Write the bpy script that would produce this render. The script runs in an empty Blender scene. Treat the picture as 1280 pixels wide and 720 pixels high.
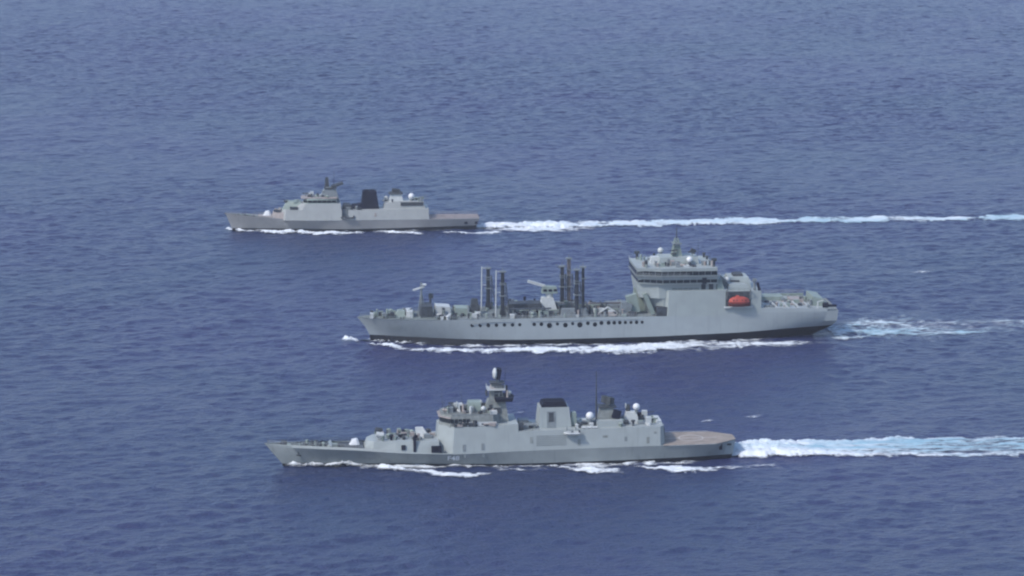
import bpy, bmesh, math, random
import numpy as np
from mathutils import Vector, Matrix

scene = bpy.context.scene
R = math.radians
PI = math.pi
random.seed(11)

# ------------------------------------------------------------------ camera
CAM_H = 236.0
cam_data = bpy.data.cameras.new("camera")
cam = bpy.data.objects.new("camera", cam_data)
scene.collection.objects.link(cam)
cam.location = (0, 0, CAM_H)
cam.rotation_euler = (R(90 - 10.86), 0, 0)
cam_data.sensor_width = 36
cam_data.lens = 112.5
cam_data.clip_start = 1
cam_data.clip_end = 60000
scene.camera = cam

# ------------------------------------------------------------------ sky, sun, exposure
SUN_EL, SUN_AZ = 46.0, -52.0          # azimuth measured from "behind the camera", towards the left
world = bpy.data.worlds.new("World")
scene.world = world
world.use_nodes = True
wn = world.node_tree
for n in list(wn.nodes):
    wn.nodes.remove(n)
sky = wn.nodes.new("ShaderNodeTexSky")
sky.sky_type = 'NISHITA'
sky.sun_disc = False
sky.sun_elevation = R(SUN_EL)
sky.air_density = 1.0
sky.dust_density = 1.2
sky.ozone_density = 3.4
bg = wn.nodes.new("ShaderNodeBackground")
bg.inputs[1].default_value = 0.15
out = wn.nodes.new("ShaderNodeOutputWorld")
wn.links.new(sky.outputs[0], bg.inputs[0])
wn.links.new(bg.outputs[0], out.inputs[0])
# direction towards the sun
sd = Vector((math.sin(R(SUN_AZ)) * math.cos(R(SUN_EL)), -math.cos(R(SUN_AZ)) * math.cos(R(SUN_EL)), math.sin(R(SUN_EL))))
sky.sun_rotation = math.atan2(sd.x, sd.y)
sun_data = bpy.data.lights.new("sun", 'SUN')
sun_data.energy = 2.1
sun_data.angle = R(6)
sun_data.color = (1.0, 0.94, 0.86)
sun = bpy.data.objects.new("sun", sun_data)
scene.collection.objects.link(sun)
sun.rotation_euler = (-sd).to_track_quat('-Z', 'Y').to_euler()
sun.location = (0, 0, 600)

scene.view_settings.view_transform = 'Standard'
scene.view_settings.look = 'None'
scene.view_settings.exposure = 0.80
scene.view_settings.gamma = 1.0
scene.view_settings.use_curve_mapping = False
scene.cycles.use_denoising = True
scene.cycles.pixel_filter_type = 'BLACKMAN_HARRIS'
scene.cycles.filter_width = 2.2
scene.cycles.max_bounces = 6
scene.cycles.transparent_max_bounces = 12
scene.cycles.volume_bounces = 0
scene.cycles.volume_step_rate = 5

# ------------------------------------------------------------------ materials
def nodes_of(m):
    m.use_nodes = True
    nt = m.node_tree
    for n in list(nt.nodes):
        nt.nodes.remove(n)
    o = nt.nodes.new("ShaderNodeOutputMaterial")
    b = nt.nodes.new("ShaderNodeBsdfPrincipled")
    nt.links.new(b.outputs[0], o.inputs[0])
    return nt, b, o


def paint(name, col, rough=0.55, var=0.12, streak=0.0, rust=0.0, metal=0.0, scale=0.25, spec=0.5):
    m = bpy.data.materials.new(name)
    nt, b, o = nodes_of(m)
    b.inputs['Roughness'].default_value = rough
    b.inputs['Metallic'].default_value = metal
    b.inputs['Specular IOR Level'].default_value = spec
    tc = nt.nodes.new("ShaderNodeTexCoord")
    n1 = nt.nodes.new("ShaderNodeTexNoise")
    n1.inputs['Scale'].default_value = scale
    n1.inputs['Detail'].default_value = 6
    nt.links.new(tc.outputs['Object'], n1.inputs['Vector'])
    r1 = nt.nodes.new("ShaderNodeValToRGB")
    r1.color_ramp.elements[0].position = 0.3
    r1.color_ramp.elements[1].position = 0.7
    r1.color_ramp.elements[0].color = (*[c * (1 - var) for c in col], 1)
    r1.color_ramp.elements[1].color = (*[min(1, c * (1 + var)) for c in col], 1)
    nt.links.new(n1.outputs['Fac'], r1.inputs['Fac'])
    last = r1.outputs['Color']
    if streak or rust:
        mp = nt.nodes.new("ShaderNodeMapping")
        mp.inputs['Scale'].default_value = (0.9, 0.9, 0.07)
        nt.links.new(tc.outputs['Object'], mp.inputs['Vector'])
        n2 = nt.nodes.new("ShaderNodeTexNoise")
        n2.inputs['Scale'].default_value = 1.0
        n2.inputs['Detail'].default_value = 5
        nt.links.new(mp.outputs[0], n2.inputs['Vector'])
        r2 = nt.nodes.new("ShaderNodeValToRGB")
        r2.color_ramp.elements[0].position = 0.56
        r2.color_ramp.elements[1].position = 0.74
        r2.color_ramp.elements[0].color = (0, 0, 0, 1)
        r2.color_ramp.elements[1].color = (1, 1, 1, 1)
        nt.links.new(n2.outputs['Fac'], r2.inputs['Fac'])
        mx = nt.nodes.new("ShaderNodeMixRGB")
        mu = nt.nodes.new("ShaderNodeMath")
        mu.operation = 'MULTIPLY'
        mu.inputs[1].default_value = max(streak, rust)
        nt.links.new(r2.outputs['Color'], mu.inputs[0])
        nt.links.new(mu.outputs[0], mx.inputs[0])
        nt.links.new(last, mx.inputs[1])
        if rust:
            mx.inputs[2].default_value = (0.2, 0.13, 0.09, 1)
        else:
            mx.inputs[2].default_value = (*[c * 0.6 for c in col], 1)
        last = mx.outputs[0]
    nt.links.new(last, b.inputs['Base Color'])
    return m


M = {
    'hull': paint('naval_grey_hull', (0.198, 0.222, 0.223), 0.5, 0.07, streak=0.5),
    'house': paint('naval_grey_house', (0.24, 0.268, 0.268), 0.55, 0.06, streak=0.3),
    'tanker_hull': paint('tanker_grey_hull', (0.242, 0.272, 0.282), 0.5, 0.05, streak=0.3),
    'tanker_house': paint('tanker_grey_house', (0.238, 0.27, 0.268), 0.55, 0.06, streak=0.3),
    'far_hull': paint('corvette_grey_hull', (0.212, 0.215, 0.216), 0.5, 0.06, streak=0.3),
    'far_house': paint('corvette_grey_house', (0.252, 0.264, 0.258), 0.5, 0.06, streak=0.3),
    'green': paint('grey_green_fitting', (0.17, 0.21, 0.19), 0.6, 0.2),
    'deck': paint('deck_grey', (0.11, 0.13, 0.13), 0.8, 0.25, scale=0.5),
    'flight': paint('flight_deck_brown', (0.20, 0.17, 0.145), 0.85, 0.22, scale=0.35),
    'brown': paint('worn_brown_deck', (0.18, 0.155, 0.15), 0.8, 0.25, scale=0.4),
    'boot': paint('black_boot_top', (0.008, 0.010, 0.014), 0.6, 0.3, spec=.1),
    'black': paint('soot_black', (0.007, 0.009, 0.02), 0.8, 0.3, spec=.15),
    'glass': paint('dark_glass', (0.010, 0.015, 0.02), 0.2, 0.2, spec=.25),
    'dark': paint('dark_fitting', (0.035, 0.042, 0.05), 0.7, 0.4, scale=1.0, spec=.3),
    'mid': paint('mid_grey_fitting', (0.13, 0.15, 0.16), 0.6, 0.2, scale=1.0),
    'light': paint('light_grey_fitting', (0.38, 0.40, 0.40), 0.5, 0.1, scale=1.0),
    'white': paint('white_radome', (0.52, 0.53, 0.54), 0.45, 0.04),
    'num': paint('pale_number_paint', (0.62, 0.64, 0.66), 0.6, 0.05),
    'tan': paint('tan_fitting', (0.23, 0.205, 0.195), 0.7, 0.2, scale=1.0),
    'mast_dark': paint('dark_painted_mast', (0.020, 0.025, 0.032), 0.7, 0.35, scale=1.0, spec=.2),
    'upper': paint('weathered_upperworks_grey', (0.15, 0.165, 0.16), 0.65, 0.3, streak=0.4, scale=0.8),
    'soot_tan': paint('weathered_brown_mast', (0.09, 0.08, 0.08), 0.7, 0.3, scale=1.0),
    'orange': paint('orange_lifeboat', (0.33, 0.05, 0.032), 0.55, 0.1, scale=1.0),
    'dark_red': paint('lifeboat_keel_red', (0.13, 0.02, 0.02), 0.5, 0.2),
    'rail': paint('rail_grey', (0.33, 0.36, 0.37), 0.6, 0.05),
    'line': paint('deck_line_white', (0.5, 0.48, 0.46), 0.7, 0.2),
}

# ------------------------------------------------------------------ mesh helpers
def tag(o, label=None, cat=None, group=None, kind=None):
    if label: o['label'] = label
    if cat: o['category'] = cat
    if group: o['group'] = group
    if kind: o['kind'] = kind
    return o


def empty(name, loc, rz, label, cat, group=None):
    o = bpy.data.objects.new(name, None)
    scene.collection.objects.link(o)
    o.location = loc
    o.rotation_euler = (0, 0, rz)
    o.empty_display_size = 2
    return tag(o, label, cat, group)


class MB:
    """collects shapes and links them as one mesh object"""
    def __init__(s):
        s.v, s.f = [], []

    def add(s, vs, fs):
        n = len(s.v)
        s.v += [tuple(v) for v in vs]
        s.f += [tuple(i + n for i in f) for f in fs]
        return s

    def box(s, x0, x1, y0, y1, z0, z1, tx=0.0, ty=0.0):
        vs = [(x0, y0, z0), (x1, y0, z0), (x1, y1, z0), (x0, y1, z0),
              (x0 + tx, y0 + ty, z1), (x1 - tx, y0 + ty, z1), (x1 - tx, y1 - ty, z1), (x0 + tx, y1 - ty, z1)]
        return s.add(vs, [(3, 2, 1, 0), (4, 5, 6, 7), (0, 1, 5, 4), (1, 2, 6, 5), (2, 3, 7, 6), (3, 0, 4, 7)])

    def cbox(s, c, d, rz=0.0, ry=0.0, rx=0.0):
        m = Matrix.Translation(c) @ Matrix.Rotation(rz, 4, 'Z') @ Matrix.Rotation(ry, 4, 'Y') @ Matrix.Rotation(rx, 4, 'X')
        vs = [m @ Vector((a * d[0] / 2, b * d[1] / 2, e * d[2] / 2)) for e in (-1, 1) for a, b in ((-1, -1), (1, -1), (1, 1), (-1, 1))]
        return s.add(vs, [(3, 2, 1, 0), (4, 5, 6, 7), (0, 1, 5, 4), (1, 2, 6, 5), (2, 3, 7, 6), (3, 0, 4, 7)])

    def tube(s, p, q, r0, r1=None, n=8):
        r1 = r0 if r1 is None else r1
        p, q = Vector(p), Vector(q)
        d = (q - p).normalized()
        a = d.orthogonal().normalized()
        b = d.cross(a)
        vs = []
        for c, r in ((p, r0), (q, r1)):
            for i in range(n):
                t = 2 * PI * i / n
                vs.append(c + (a * math.cos(t) + b * math.sin(t)) * r)
        fs = [(i, (i + 1) % n, n + (i + 1) % n, n + i) for i in range(n)]
        fs += [tuple(range(n))[::-1], tuple(range(n, 2 * n))]
        return s.add(vs, fs)

    def ball(s, c, rx, ry=None, rz=None, n=14, k=9, zmin=-1.0):
        ry = rx if ry is None else ry
        rz = rx if rz is None else rz
        vs = []
        for j in range(k + 1):
            ph = math.asin(zmin) + (PI / 2 - math.asin(zmin)) * j / k
            for i in range(n):
                t = 2 * PI * i / n
                vs.append((c[0] + rx * math.cos(ph) * math.cos(t), c[1] + ry * math.cos(ph) * math.sin(t), c[2] + rz * math.sin(ph)))
        fs = [(j * n + i, j * n + (i + 1) % n, (j + 1) * n + (i + 1) % n, (j + 1) * n + i) for j in range(k) for i in range(n)]
        fs.append(tuple(range(n))[::-1])
        return s.add(vs, fs)

    def block(s, st):
        """st: stations front to back (xb, xt, hb_bottom, hb_top, zb, zt); mirrored port/starboard"""
        vs, fs = [], []
        for xb, xt, hb, ht, zb, zt in st:
            vs += [(xb, -hb, zb), (xt, -ht, zt), (xt, ht, zt), (xb, hb, zb)]
        n = len(st)
        for i in range(n - 1):
            a, b = i * 4, i * 4 + 4
            for j in range(4):
                k = (j + 1) % 4
                fs.append((a + j, b + j, b + k, a + k))
        fs.append((0, 1, 2, 3))
        fs.append((4 * n - 1, 4 * n - 2, 4 * n - 3, 4 * n - 4))
        return s.add(vs, fs)

    def prism(s, pts, zb, zt, k=1.0, c=None):
        """plan polygon extruded, top scaled by k about c"""
        n = len(pts)
        c = c or (sum(p[0] for p in pts) / n, sum(p[1] for p in pts) / n)
        vs = [(x, y, zb) for x, y in pts] + [(c[0] + (x - c[0]) * k, c[1] + (y - c[1]) * k, zt) for x, y in pts]
        fs = [(i, (i + 1) % n, n + (i + 1) % n, n + i) for i in range(n)] + [tuple(range(n))[::-1], tuple(range(n, 2 * n))]
        return s.add(vs, fs)

    def rail(s, pts, h=1.05, step=2.0, r=0.045):
        for (p, q) in zip(pts[:-1], pts[1:]):
            p, q = Vector(p), Vector(q)
            L = (q - p).length
            n = max(1, int(L / step))
            for i in range(n + 1):
                c = p.lerp(q, i / n)
                s.tube(c, c + Vector((0, 0, h)), r * 0.8, n=4)
            for hh in (h, h * 0.5):
                s.tube(p + Vector((0, 0, hh)), q + Vector((0, 0, hh)), r, n=4)
        return s

    def build(s, name, mat, parent=None, smooth=False, label=None, loc=None):
        me = bpy.data.meshes.new(name)
        me.from_pydata([tuple(v) for v in s.v], [], s.f)
        bm = bmesh.new()
        bm.from_mesh(me)
        bmesh.ops.recalc_face_normals(bm, faces=bm.faces)
        if smooth:
            for f in bm.faces:
                f.smooth = True
            for e in bm.edges:
                if len(e.link_faces) == 2 and e.calc_face_angle(0) > R(40):
                    e.smooth = False
        bm.to_mesh(me)
        bm.free()
        me.materials.append(mat)
        o = bpy.data.objects.new(name, me)
        scene.collection.objects.link(o)
        if parent: o.parent = parent
        if loc: o.location = loc
        if label: o['label'] = label
        return o


def lerp_tab(tab, t):
    return float(np.interp(t, [a for a, b in tab], [b for a, b in tab]))


def smooth_tab(tab, n=400, k=13):
    """dense, slightly smoothed version of a key table"""
    xs = np.linspace(tab[0][0], tab[-1][0], n)
    ys = np.interp(xs, [a for a, b in tab], [b for a, b in tab])
    yp = np.pad(ys, k, mode='reflect', reflect_type='odd')
    ys2 = np.convolve(yp, np.ones(2 * k + 1) / (2 * k + 1), 'same')[k:-k]
    ys2[0], ys2[-1] = ys[0], ys[-1]
    return list(zip(xs, ys2))


class Hull:
    """levels from keel to sheer: dict(xs, xe, hb=[(t,half beam)], z=[(t,height)])"""
    def __init__(s, levels, n=90):
        s.lv, s.n = levels, n
        for l in levels:
            l['hb'] = smooth_tab(l['hb'], k=l.get('k', 13))
            l['z'] = smooth_tab(l['z']) if isinstance(l['z'], list) else [(0, l['z']), (1, l['z'])]

    def pt(s, l, t):
        L = s.lv[l]
        return (L['xs'] + (L['xe'] - L['xs']) * t, lerp_tab(L['hb'], t), lerp_tab(L['z'], t))

    def at(s, l, x):
        L = s.lv[l]
        t = min(1, max(0, (x - L['xs']) / (L['xe'] - L['xs'])))
        return lerp_tab(L['hb'], t), lerp_tab(L['z'], t)

    def side(s, x, z):
        pr = [s.at(l, x) for l in range(len(s.lv))]
        zs = [p[1] for p in pr]
        hs = [p[0] for p in pr]
        return float(np.interp(z, zs, hs))

    def shell(s, l0, l1, mat, parent, name='hull', close=True):
        vs, fs = [], []
        k = l1 - l0 + 1
        n = s.n
        for i in range(n + 1):
            t = i / n
            ring = [s.pt(l, t) for l in range(l0, l1 + 1)]
            vs += [(x, -h, z) for x, h, z in ring]
            vs += [(x, h, z) for x, h, z in ring]
        w = 2 * k
        for i in range(n):
            for j in range(k - 1):
                a = i * w + j
                fs.append((a, a + w, a + w + 1, a + 1))
                a += k
                fs.append((a, a + 1, a + w + 1, a + w))
            if close:
                fs.append((i * w, i * w + k, (i + 1) * w + k, (i + 1) * w))
        for i in (0, n):   # stem and transom
            for j in range(k - 1):
                a = i * w + j
                fs.append((a, a + 1, a + k + 1, a + k) if i else (a, a + k, a + k + 1, a + 1))
        mb = MB()
        mb.add(vs, fs)
        return mb.build(name, mat, parent, smooth=True)

    def deckmesh(s, l, x0, x1, mat, parent, name='deck', dz=-0.03, inset=0.05, n=60):
        vs, fs = [], []
        for i in range(n + 1):
            x = x0 + (x1 - x0) * i / n
            h, z = s.at(l, x)
            h = max(0.02, h - inset)
            vs += [(x, -h, z + dz), (x, h, z + dz), (x, -h, z + dz - 0.12), (x, h, z + dz - 0.12)]
        for i in range(n):
            a, b = 4 * i, 4 * i + 4
            fs += [(a, b, b + 1, a + 1), (a + 2, a + 3, b + 3, b + 2), (a, a + 2, b + 2, b), (a + 1, b + 1, b + 3, a + 3)]
        fs += [(0, 1, 3, 2), (4 * n, 4 * n + 2, 4 * n + 3, 4 * n + 1)]
        return MB().add(vs, fs).build(name, mat, parent)


def hull_text(txt, h, x0, z0, size, parent, mat, name='pennant_number', prot=0.14):
    cu = bpy.data.curves.new('tmp_text', 'FONT')
    cu.body = txt
    cu.size = size
    cu.resolution_u = 4
    cu.offset = 0.02 * size
    to = bpy.data.objects.new('tmp_text', cu)
    scene.collection.objects.link(to)
    bpy.context.view_layer.update()
    me = bpy.data.meshes.new_from_object(to.evaluated_get(bpy.context.evaluated_depsgraph_get()))
    bpy.data.objects.remove(to)
    bm = bmesh.new()
    bm.from_mesh(me)
    bmesh.ops.triangulate(bm, faces=bm.faces)
    # thicken the strokes
    for v in bm.verts:
        x, z = x0 + v.co.x * 1.15, z0 + v.co.y
        v.co = (x, -h.side(x, z) - prot, z)
    bm.to_mesh(me)
    bm.free()
    me.materials.append(mat)
    me.name = name
    o = bpy.data.objects.new(name, me)
    scene.collection.objects.link(o)
    o.parent = parent
    return o


# ------------------------------------------------------------------ ocean surface (spectral wave field)
def wave_tile(size, n, lam, wind, seed, spread=2, lmin=1.2):
    rng = np.random.default_rng(seed)
    k = 2 * np.pi * np.fft.fftfreq(n, size / n)
    kx, ky = np.meshgrid(k, k, indexing='xy')
    kk = np.sqrt(kx ** 2 + ky ** 2)
    kk[0, 0] = 1e-6
    kp = 2 * np.pi / lam
    ca = (kx * math.cos(wind) + ky * math.sin(wind)) / kk
    S = np.exp(-1.25 * (kp / kk) ** 2) / kk ** 4 * (np.abs(ca) ** (2 * spread) + 0.06)
    S *= np.exp(-(kk * lmin / (2 * np.pi)) ** 2)
    S[0, 0] = 0
    ph = rng.normal(size=(n, n)) + 1j * rng.normal(size=(n, n))
    h = np.fft.ifft2(ph * np.sqrt(S)).real
    return (h / h.std()).astype(np.float32)


def noise_tile(n, beta, seed):
    rng = np.random.default_rng(seed)
    k = np.fft.fftfreq(n) * n
    kx, ky = np.meshgrid(k, k)
    kk = np.sqrt(kx ** 2 + ky ** 2)
    kk[0, 0] = 1
    a = kk ** (-beta)
    a[0, 0] = 0
    a[kk < 3] *= 0.3
    h = np.fft.ifft2((rng.normal(size=(n, n)) + 1j * rng.normal(size=(n, n))) * a).real
    return (h / h.std()).astype(np.float32)


def sample(tile, size, x, y):
    n = tile.shape[0]
    u = (x / size * n) % n
    v = (y / size * n) % n
    i0 = np.floor(u).astype(int) % n
    j0 = np.floor(v).astype(int) % n
    fu, fv = u - np.floor(u), v - np.floor(v)
    i1, j1 = (i0 + 1) % n, (j0 + 1) % n
    return (tile[j0, i0] * (1 - fu) * (1 - fv) + tile[j0, i1] * fu * (1 - fv) + tile[j1, i0] * (1 - fu) * fv + tile[j1, i1] * fu * fv)


WA = wave_tile(410, 1024, 11, R(-82), 3, spread=2, lmin=1.4)
WB = wave_tile(577, 512, 38, R(-62), 5, spread=3, lmin=5)
NT = noise_tile(1024, 1.25, 8)
NL = noise_tile(512, 1.6, 9)
AMP_A, AMP_B = 0.15, 0.13


def sea_h(x, y):
    patch = 1.0 + 0.25 * sample(NL, 3100.0, x, y)
    c, s_ = math.cos(0.4), math.sin(0.4)
    return AMP_A * np.clip(patch, 0.5, 1.6) * sample(WA, 410.0, x, y) + AMP_B * sample(WB, 577.0, x * c + y * s_, -x * s_ + y * c)


def grid_object(name, X, Y, Z, mat, keep=None, attrs=None):
    ny, nx = X.shape
    co = np.stack([X, Y, Z], -1).reshape(-1, 3).astype(np.float32)
    idx = np.arange(nx * ny).reshape(ny, nx)
    q = np.stack([idx[:-1, :-1], idx[:-1, 1:], idx[1:, 1:], idx[1:, :-1]], -1).reshape(-1, 4)
    if keep is not None:
        kf = (keep[:-1, :-1] | keep[:-1, 1:] | keep[1:, 1:] | keep[1:, :-1]).reshape(-1)
        q = q[kf]
        used = np.zeros(nx * ny, bool)
        used[q.reshape(-1)] = True
        remap = np.cumsum(used) - 1
        co = co[used]
        q = remap[q]
    else:
        used = slice(None)
    me = bpy.data.meshes.new(name)
    me.vertices.add(len(co))
    me.vertices.foreach_set('co', co.reshape(-1))
    me.loops.add(q.size)
    me.loops.foreach_set('vertex_index', q.reshape(-1).astype(np.int32))
    me.polygons.add(len(q))
    me.polygons.foreach_set('loop_start', np.arange(0, q.size, 4, dtype=np.int32))
    me.polygons.foreach_set('use_smooth', np.ones(len(q), bool))
    me.update(calc_edges=True)
    for k, a in (attrs or {}).items():
        at = me.attributes.new(k, 'FLOAT', 'POINT')
        at.data.foreach_set('value', a.reshape(-1)[used].astype(np.float32))
    me.materials.append(mat)
    o = bpy.data.objects.new(name, me)
    scene.collection.objects.link(o)
    return o


def sea_material():
    m = bpy.data.materials.new('sea_water')
    nt, b, o = nodes_of(m)
    b.inputs['Base Color'].default_value = (0.022, 0.045, 0.13, 1)
    b.inputs['Roughness'].default_value = 0.30
    b.inputs['IOR'].default_value = 1.333
    tc = nt.nodes.new("ShaderNodeTexCoord")
    prev = None
    for sc_, st, dist, dt in (((0.30, 0.55, 0.4), 1.0, 1.15, 4), ((0.9, 1.7, 1), 1.0, 0.60, 6)):
        mp = nt.nodes.new("ShaderNodeMapping")
        mp.inputs['Scale'].default_value = sc_
        mp.inputs['Rotation'].default_value = (0, 0, R(8))
        nt.links.new(tc.outputs['Object'], mp.inputs['Vector'])
        nz = nt.nodes.new("ShaderNodeTexNoise")
        nz.inputs['Scale'].default_value = 1.0
        nz.inputs['Detail'].default_value = dt
        nt.links.new(mp.outputs[0], nz.inputs['Vector'])
        bp = nt.nodes.new("ShaderNodeBump")
        bp.inputs['Strength'].default_value = st
        bp.inputs['Distance'].default_value = dist
        nt.links.new(nz.outputs['Fac'], bp.inputs['Height'])
        if prev: nt.links.new(prev, bp.inputs['Normal'])
        prev = bp.outputs[0]
    nt.links.new(prev, b.inputs['Normal'])
    # large soft patches of slightly different water colour
    nz = nt.nodes.new("ShaderNodeTexNoise")
    nz.inputs['Scale'].default_value = 0.006
    nz.inputs['Detail'].default_value = 3
    nt.links.new(tc.outputs['Object'], nz.inputs['Vector'])
    rp = nt.nodes.new("ShaderNodeValToRGB")
    rp.color_ramp.elements[0].position = 0.38
    rp.color_ramp.elements[1].position = 0.62
    rp.color_ramp.elements[0].color = (0.017, 0.028, 0.076, 1)
    rp.color_ramp.elements[1].color = (0.021, 0.026, 0.084, 1)
    nt.links.new(nz.outputs['Fac'], rp.inputs['Fac'])
    nt.links.new(rp.outputs[0], b.inputs['Base Color'])
    return m


def axis(dense, far, grow=1.12):
    a = list(dense)
    lo, hi = [], []
    st = dense[-1] - dense[-2]
    x = dense[-1]
    while x < far:
        st *= grow
        x += st
        hi.append(min(x, far))
    st = dense[1] - dense[0]
    x = dense[0]
    while x > -far:
        st *= grow
        x -= st
        lo.append(max(x, -far))
    return np.array(lo[::-1] + a + hi)


xs = axis(np.arange(-440, 440.1, 0.95), 16000)
yd = [760.0]
while yd[-1] < 2560:
    yd.append(yd[-1] + 0.9 + 1.5 * (yd[-1] - 760) / 1800)
ys = axis(np.array(yd), 16000)
X, Y = np.meshgrid(xs, ys)
fade = 1 / (1 + (np.maximum(0, np.abs(X) - 500) / 300) ** 2) / (1 + (np.maximum(0, np.maximum(700 - Y, Y - 2700)) / 400) ** 2)
sea = grid_object('sea', X, Y, (sea_h(X, Y) * fade), sea_material())
tag(sea, 'dark blue open sea covered in small wind waves, filling the whole picture behind the ships', 'sea', kind='structure')
del X, Y, fade


# ------------------------------------------------------------------ foam
def foam_material():
    m = bpy.data.materials.new('sea_foam')
    nt, b, o = nodes_of(m)
    b.inputs['Roughness'].default_value = 0.8
    tc = nt.nodes.new("ShaderNodeTexCoord")
    mp = nt.nodes.new("ShaderNodeMapping")
    mp.inputs['Scale'].default_value = (0.22, 0.55, 0.5)
    nt.links.new(tc.outputs['Object'], mp.inputs['Vector'])
    nz = nt.nodes.new("ShaderNodeTexNoise")
    nz.inputs['Scale'].default_value = 1.0
    nz.inputs['Detail'].default_value = 6
    nz.inputs['Roughness'].default_value = 0.65
    nt.links.new(mp.outputs[0], nz.inputs['Vector'])
    cov = nt.nodes.new("ShaderNodeAttribute")
    cov.attribute_name = 'cov'
    aer = nt.nodes.new("ShaderNodeAttribute")
    aer.attribute_name = 'aer'
    a1 = nt.nodes.new("ShaderNodeMath")
    a1.operation = 'MULTIPLY_ADD'
    a1.inputs[1].default_value = 2.6
    nt.links.new(nz.outputs['Fac'], a1.inputs[0])
    nt.links.new(cov.outputs['Fac'], a1.inputs[2])
    mr = nt.nodes.new("ShaderNodeMapRange")
    mr.interpolation_type = 'SMOOTHSTEP'
    mr.inputs['From Min'].default_value = 1.5
    mr.inputs['From Max'].default_value = 2.6
    nt.links.new(a1.outputs[0], mr.inputs['Value'])
    mixc = nt.nodes.new("ShaderNodeMixRGB")
    mixc.inputs[1].default_value = (0.57, 0.60, 0.635, 1)
    mixc.inputs[2].default_value = (0.20, 0.34, 0.42, 1)
    nt.links.new(aer.outputs['Fac'], mixc.inputs[0])
    nt.links.new(mixc.outputs[0], b.inputs['Base Color'])
    bp = nt.nodes.new("ShaderNodeBump")
    bp.inputs['Strength'].default_value = 0.6
    bp.inputs['Distance'].default_value = 0.5
    nt.links.new(nz.outputs['Fac'], bp.inputs['Height'])
    nt.links.new(bp.outputs[0], b.inputs['Normal'])
    tr = nt.nodes.new("ShaderNodeBsdfTransparent")
    mx = nt.nodes.new("ShaderNodeMixShader")
    nt.links.new(mr.outputs[0], mx.inputs[0])
    nt.links.new(tr.outputs[0], mx.inputs[1])
    nt.links.new(b.outputs[0], mx.inputs[2])
    nt.links.new(mx.outputs[0], o.inputs[0])
    return m


FOAM = foam_material()


def foam_sheet(name, root, x0, x1, y0, y1, step, cov_fn, label, cat='foam', group=None):
    """root: (location, heading). cov_fn(lx, ly) -> coverage 0..1, aeration 0..1, height"""
    loc, rz = root
    lx, ly = np.meshgrid(np.arange(x0, x1, step), np.arange(y0, y1, step))
    c, s_ = math.cos(rz), math.sin(rz)
    wx, wy = loc[0] + lx * c - ly * s_, loc[1] + lx * s_ + ly * c
    cov, aer, hgt = cov_fn(lx, ly)
    z = sea_h(wx, wy) + 0.16 + hgt
    o = grid_object(name, lx, ly, z, FOAM, keep=cov > 0.02, attrs={'cov': cov, 'aer': aer})
    o.location = (loc[0], loc[1], 0)
    o.rotation_euler = (0, 0, rz)
    tag(o, label, cat, group, 'stuff')
    return o


def band(lx, ly, pts, seed=0):
    """pts: (x, y_centre, half_width, strength, height) keys along a foam crest"""
    p = np.array(pts, float)
    jit = sample(NT, 230.0, lx + 91 * seed, ly * 0 + 13 * seed)
    yc = np.interp(lx, p[:, 0], p[:, 1]) + 0.55 * jit
    hw = 1.15 * np.interp(lx, p[:, 0], p[:, 2]) * (1 + 0.28 * sample(NT, 190.0, lx + 47 * seed, ly * 0 + 77))
    st = np.interp(lx, p[:, 0], p[:, 3], left=0, right=0)
    hg = np.interp(lx, p[:, 0], p[:, 4])
    d = np.abs(ly - yc) / np.maximum(hw, 0.15)
    fall = np.clip(1.0 - d ** 2, 0, 1)
    n = sample(NT, 140.0, lx, ly * 1.6)
    cov = np.clip(1.25 * st * fall * (1.0 + 0.22 * n), 0, 1.6)
    return cov, hg * fall * (0.8 + 0.35 * n)


def blend(*bands):
    cov = bands[0][0].copy()
    h = bands[0][1].copy()
    for c, g in bands[1:]:
        h = np.maximum(h, g)
        cov = np.maximum(cov, c)
    return cov, h


# ------------------------------------------------------------------ small fittings
def locker(parent, x, y, z, d, mat='mid', name='deck_locker'):
    mb = MB().box(x - d[0] / 2, x + d[0] / 2, y - d[1] / 2, y + d[1] / 2, z, z + d[2] * 0.9)
    mb.box(x - d[0] / 2 - .06, x + d[0] / 2 + .06, y - d[1] / 2 - .06, y + d[1] / 2 + .06, z + d[2] * 0.9, z + d[2], tx=.08, ty=.08)
    return mb.build(name, M[mat], parent)


def vent(parent, x, y, z, r, h, mat='mid'):
    return MB().tube((x, y, z), (x, y, z + h), r, n=10).ball((x, y, z + h), r * 1.7, rz=r * 0.9, n=10, k=4, zmin=-0.4).build('mushroom_vent', M[mat], parent, True)


def bollard(parent, x, y, z, r=0.22):
    mb = MB().box(x - 0.9, x + 0.9, y - 0.35, y + 0.35, z, z + 0.1)
    for s in (-1, 1):
        mb.tube((x + s * 0.5, y, z + 0.1), (x + s * 0.5, y, z + 0.75), r).tube((x + s * 0.5, y, z + 0.7), (x + s * 0.5, y, z + 0.85), r * 1.3)
    return mb.build('bollard', M['dark'], parent)


def capstan(parent, x, y, z):
    return MB().tube((x, y, z), (x, y, z + .2), .7, n=12).tube((x, y, z + .2), (x, y, z + .9), .42, .35, 12).tube((x, y, z + .9), (x, y, z + 1.1), .5, n=12).build('capstan', M['dark'], parent, True)


def raft(parent, x, y, z, mat='white'):
    return MB().tube((x - .75, y, z + .45), (x + .75, y, z + .45), .38, n=10).box(x - .6, x - .4, y - .4, y + .4, z, z + .2).box(x + .4, x + .6, y - .4, y + .4, z, z + .2).build('life_raft_canister', M[mat], parent, True)


def radome(parent, x, y, z, r, mat='white', ped=1.0):
    o = MB().ball((x, y, z), r, n=18, k=12, zmin=-0.8).build('radome', M[mat], parent, True)
    MB().tube((x, y, z - r * 0.7 - ped), (x, y, z - r * 0.7), r * 0.55, r * 0.4, 10).build('pedestal', M['mid'], o)
    return o


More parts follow.
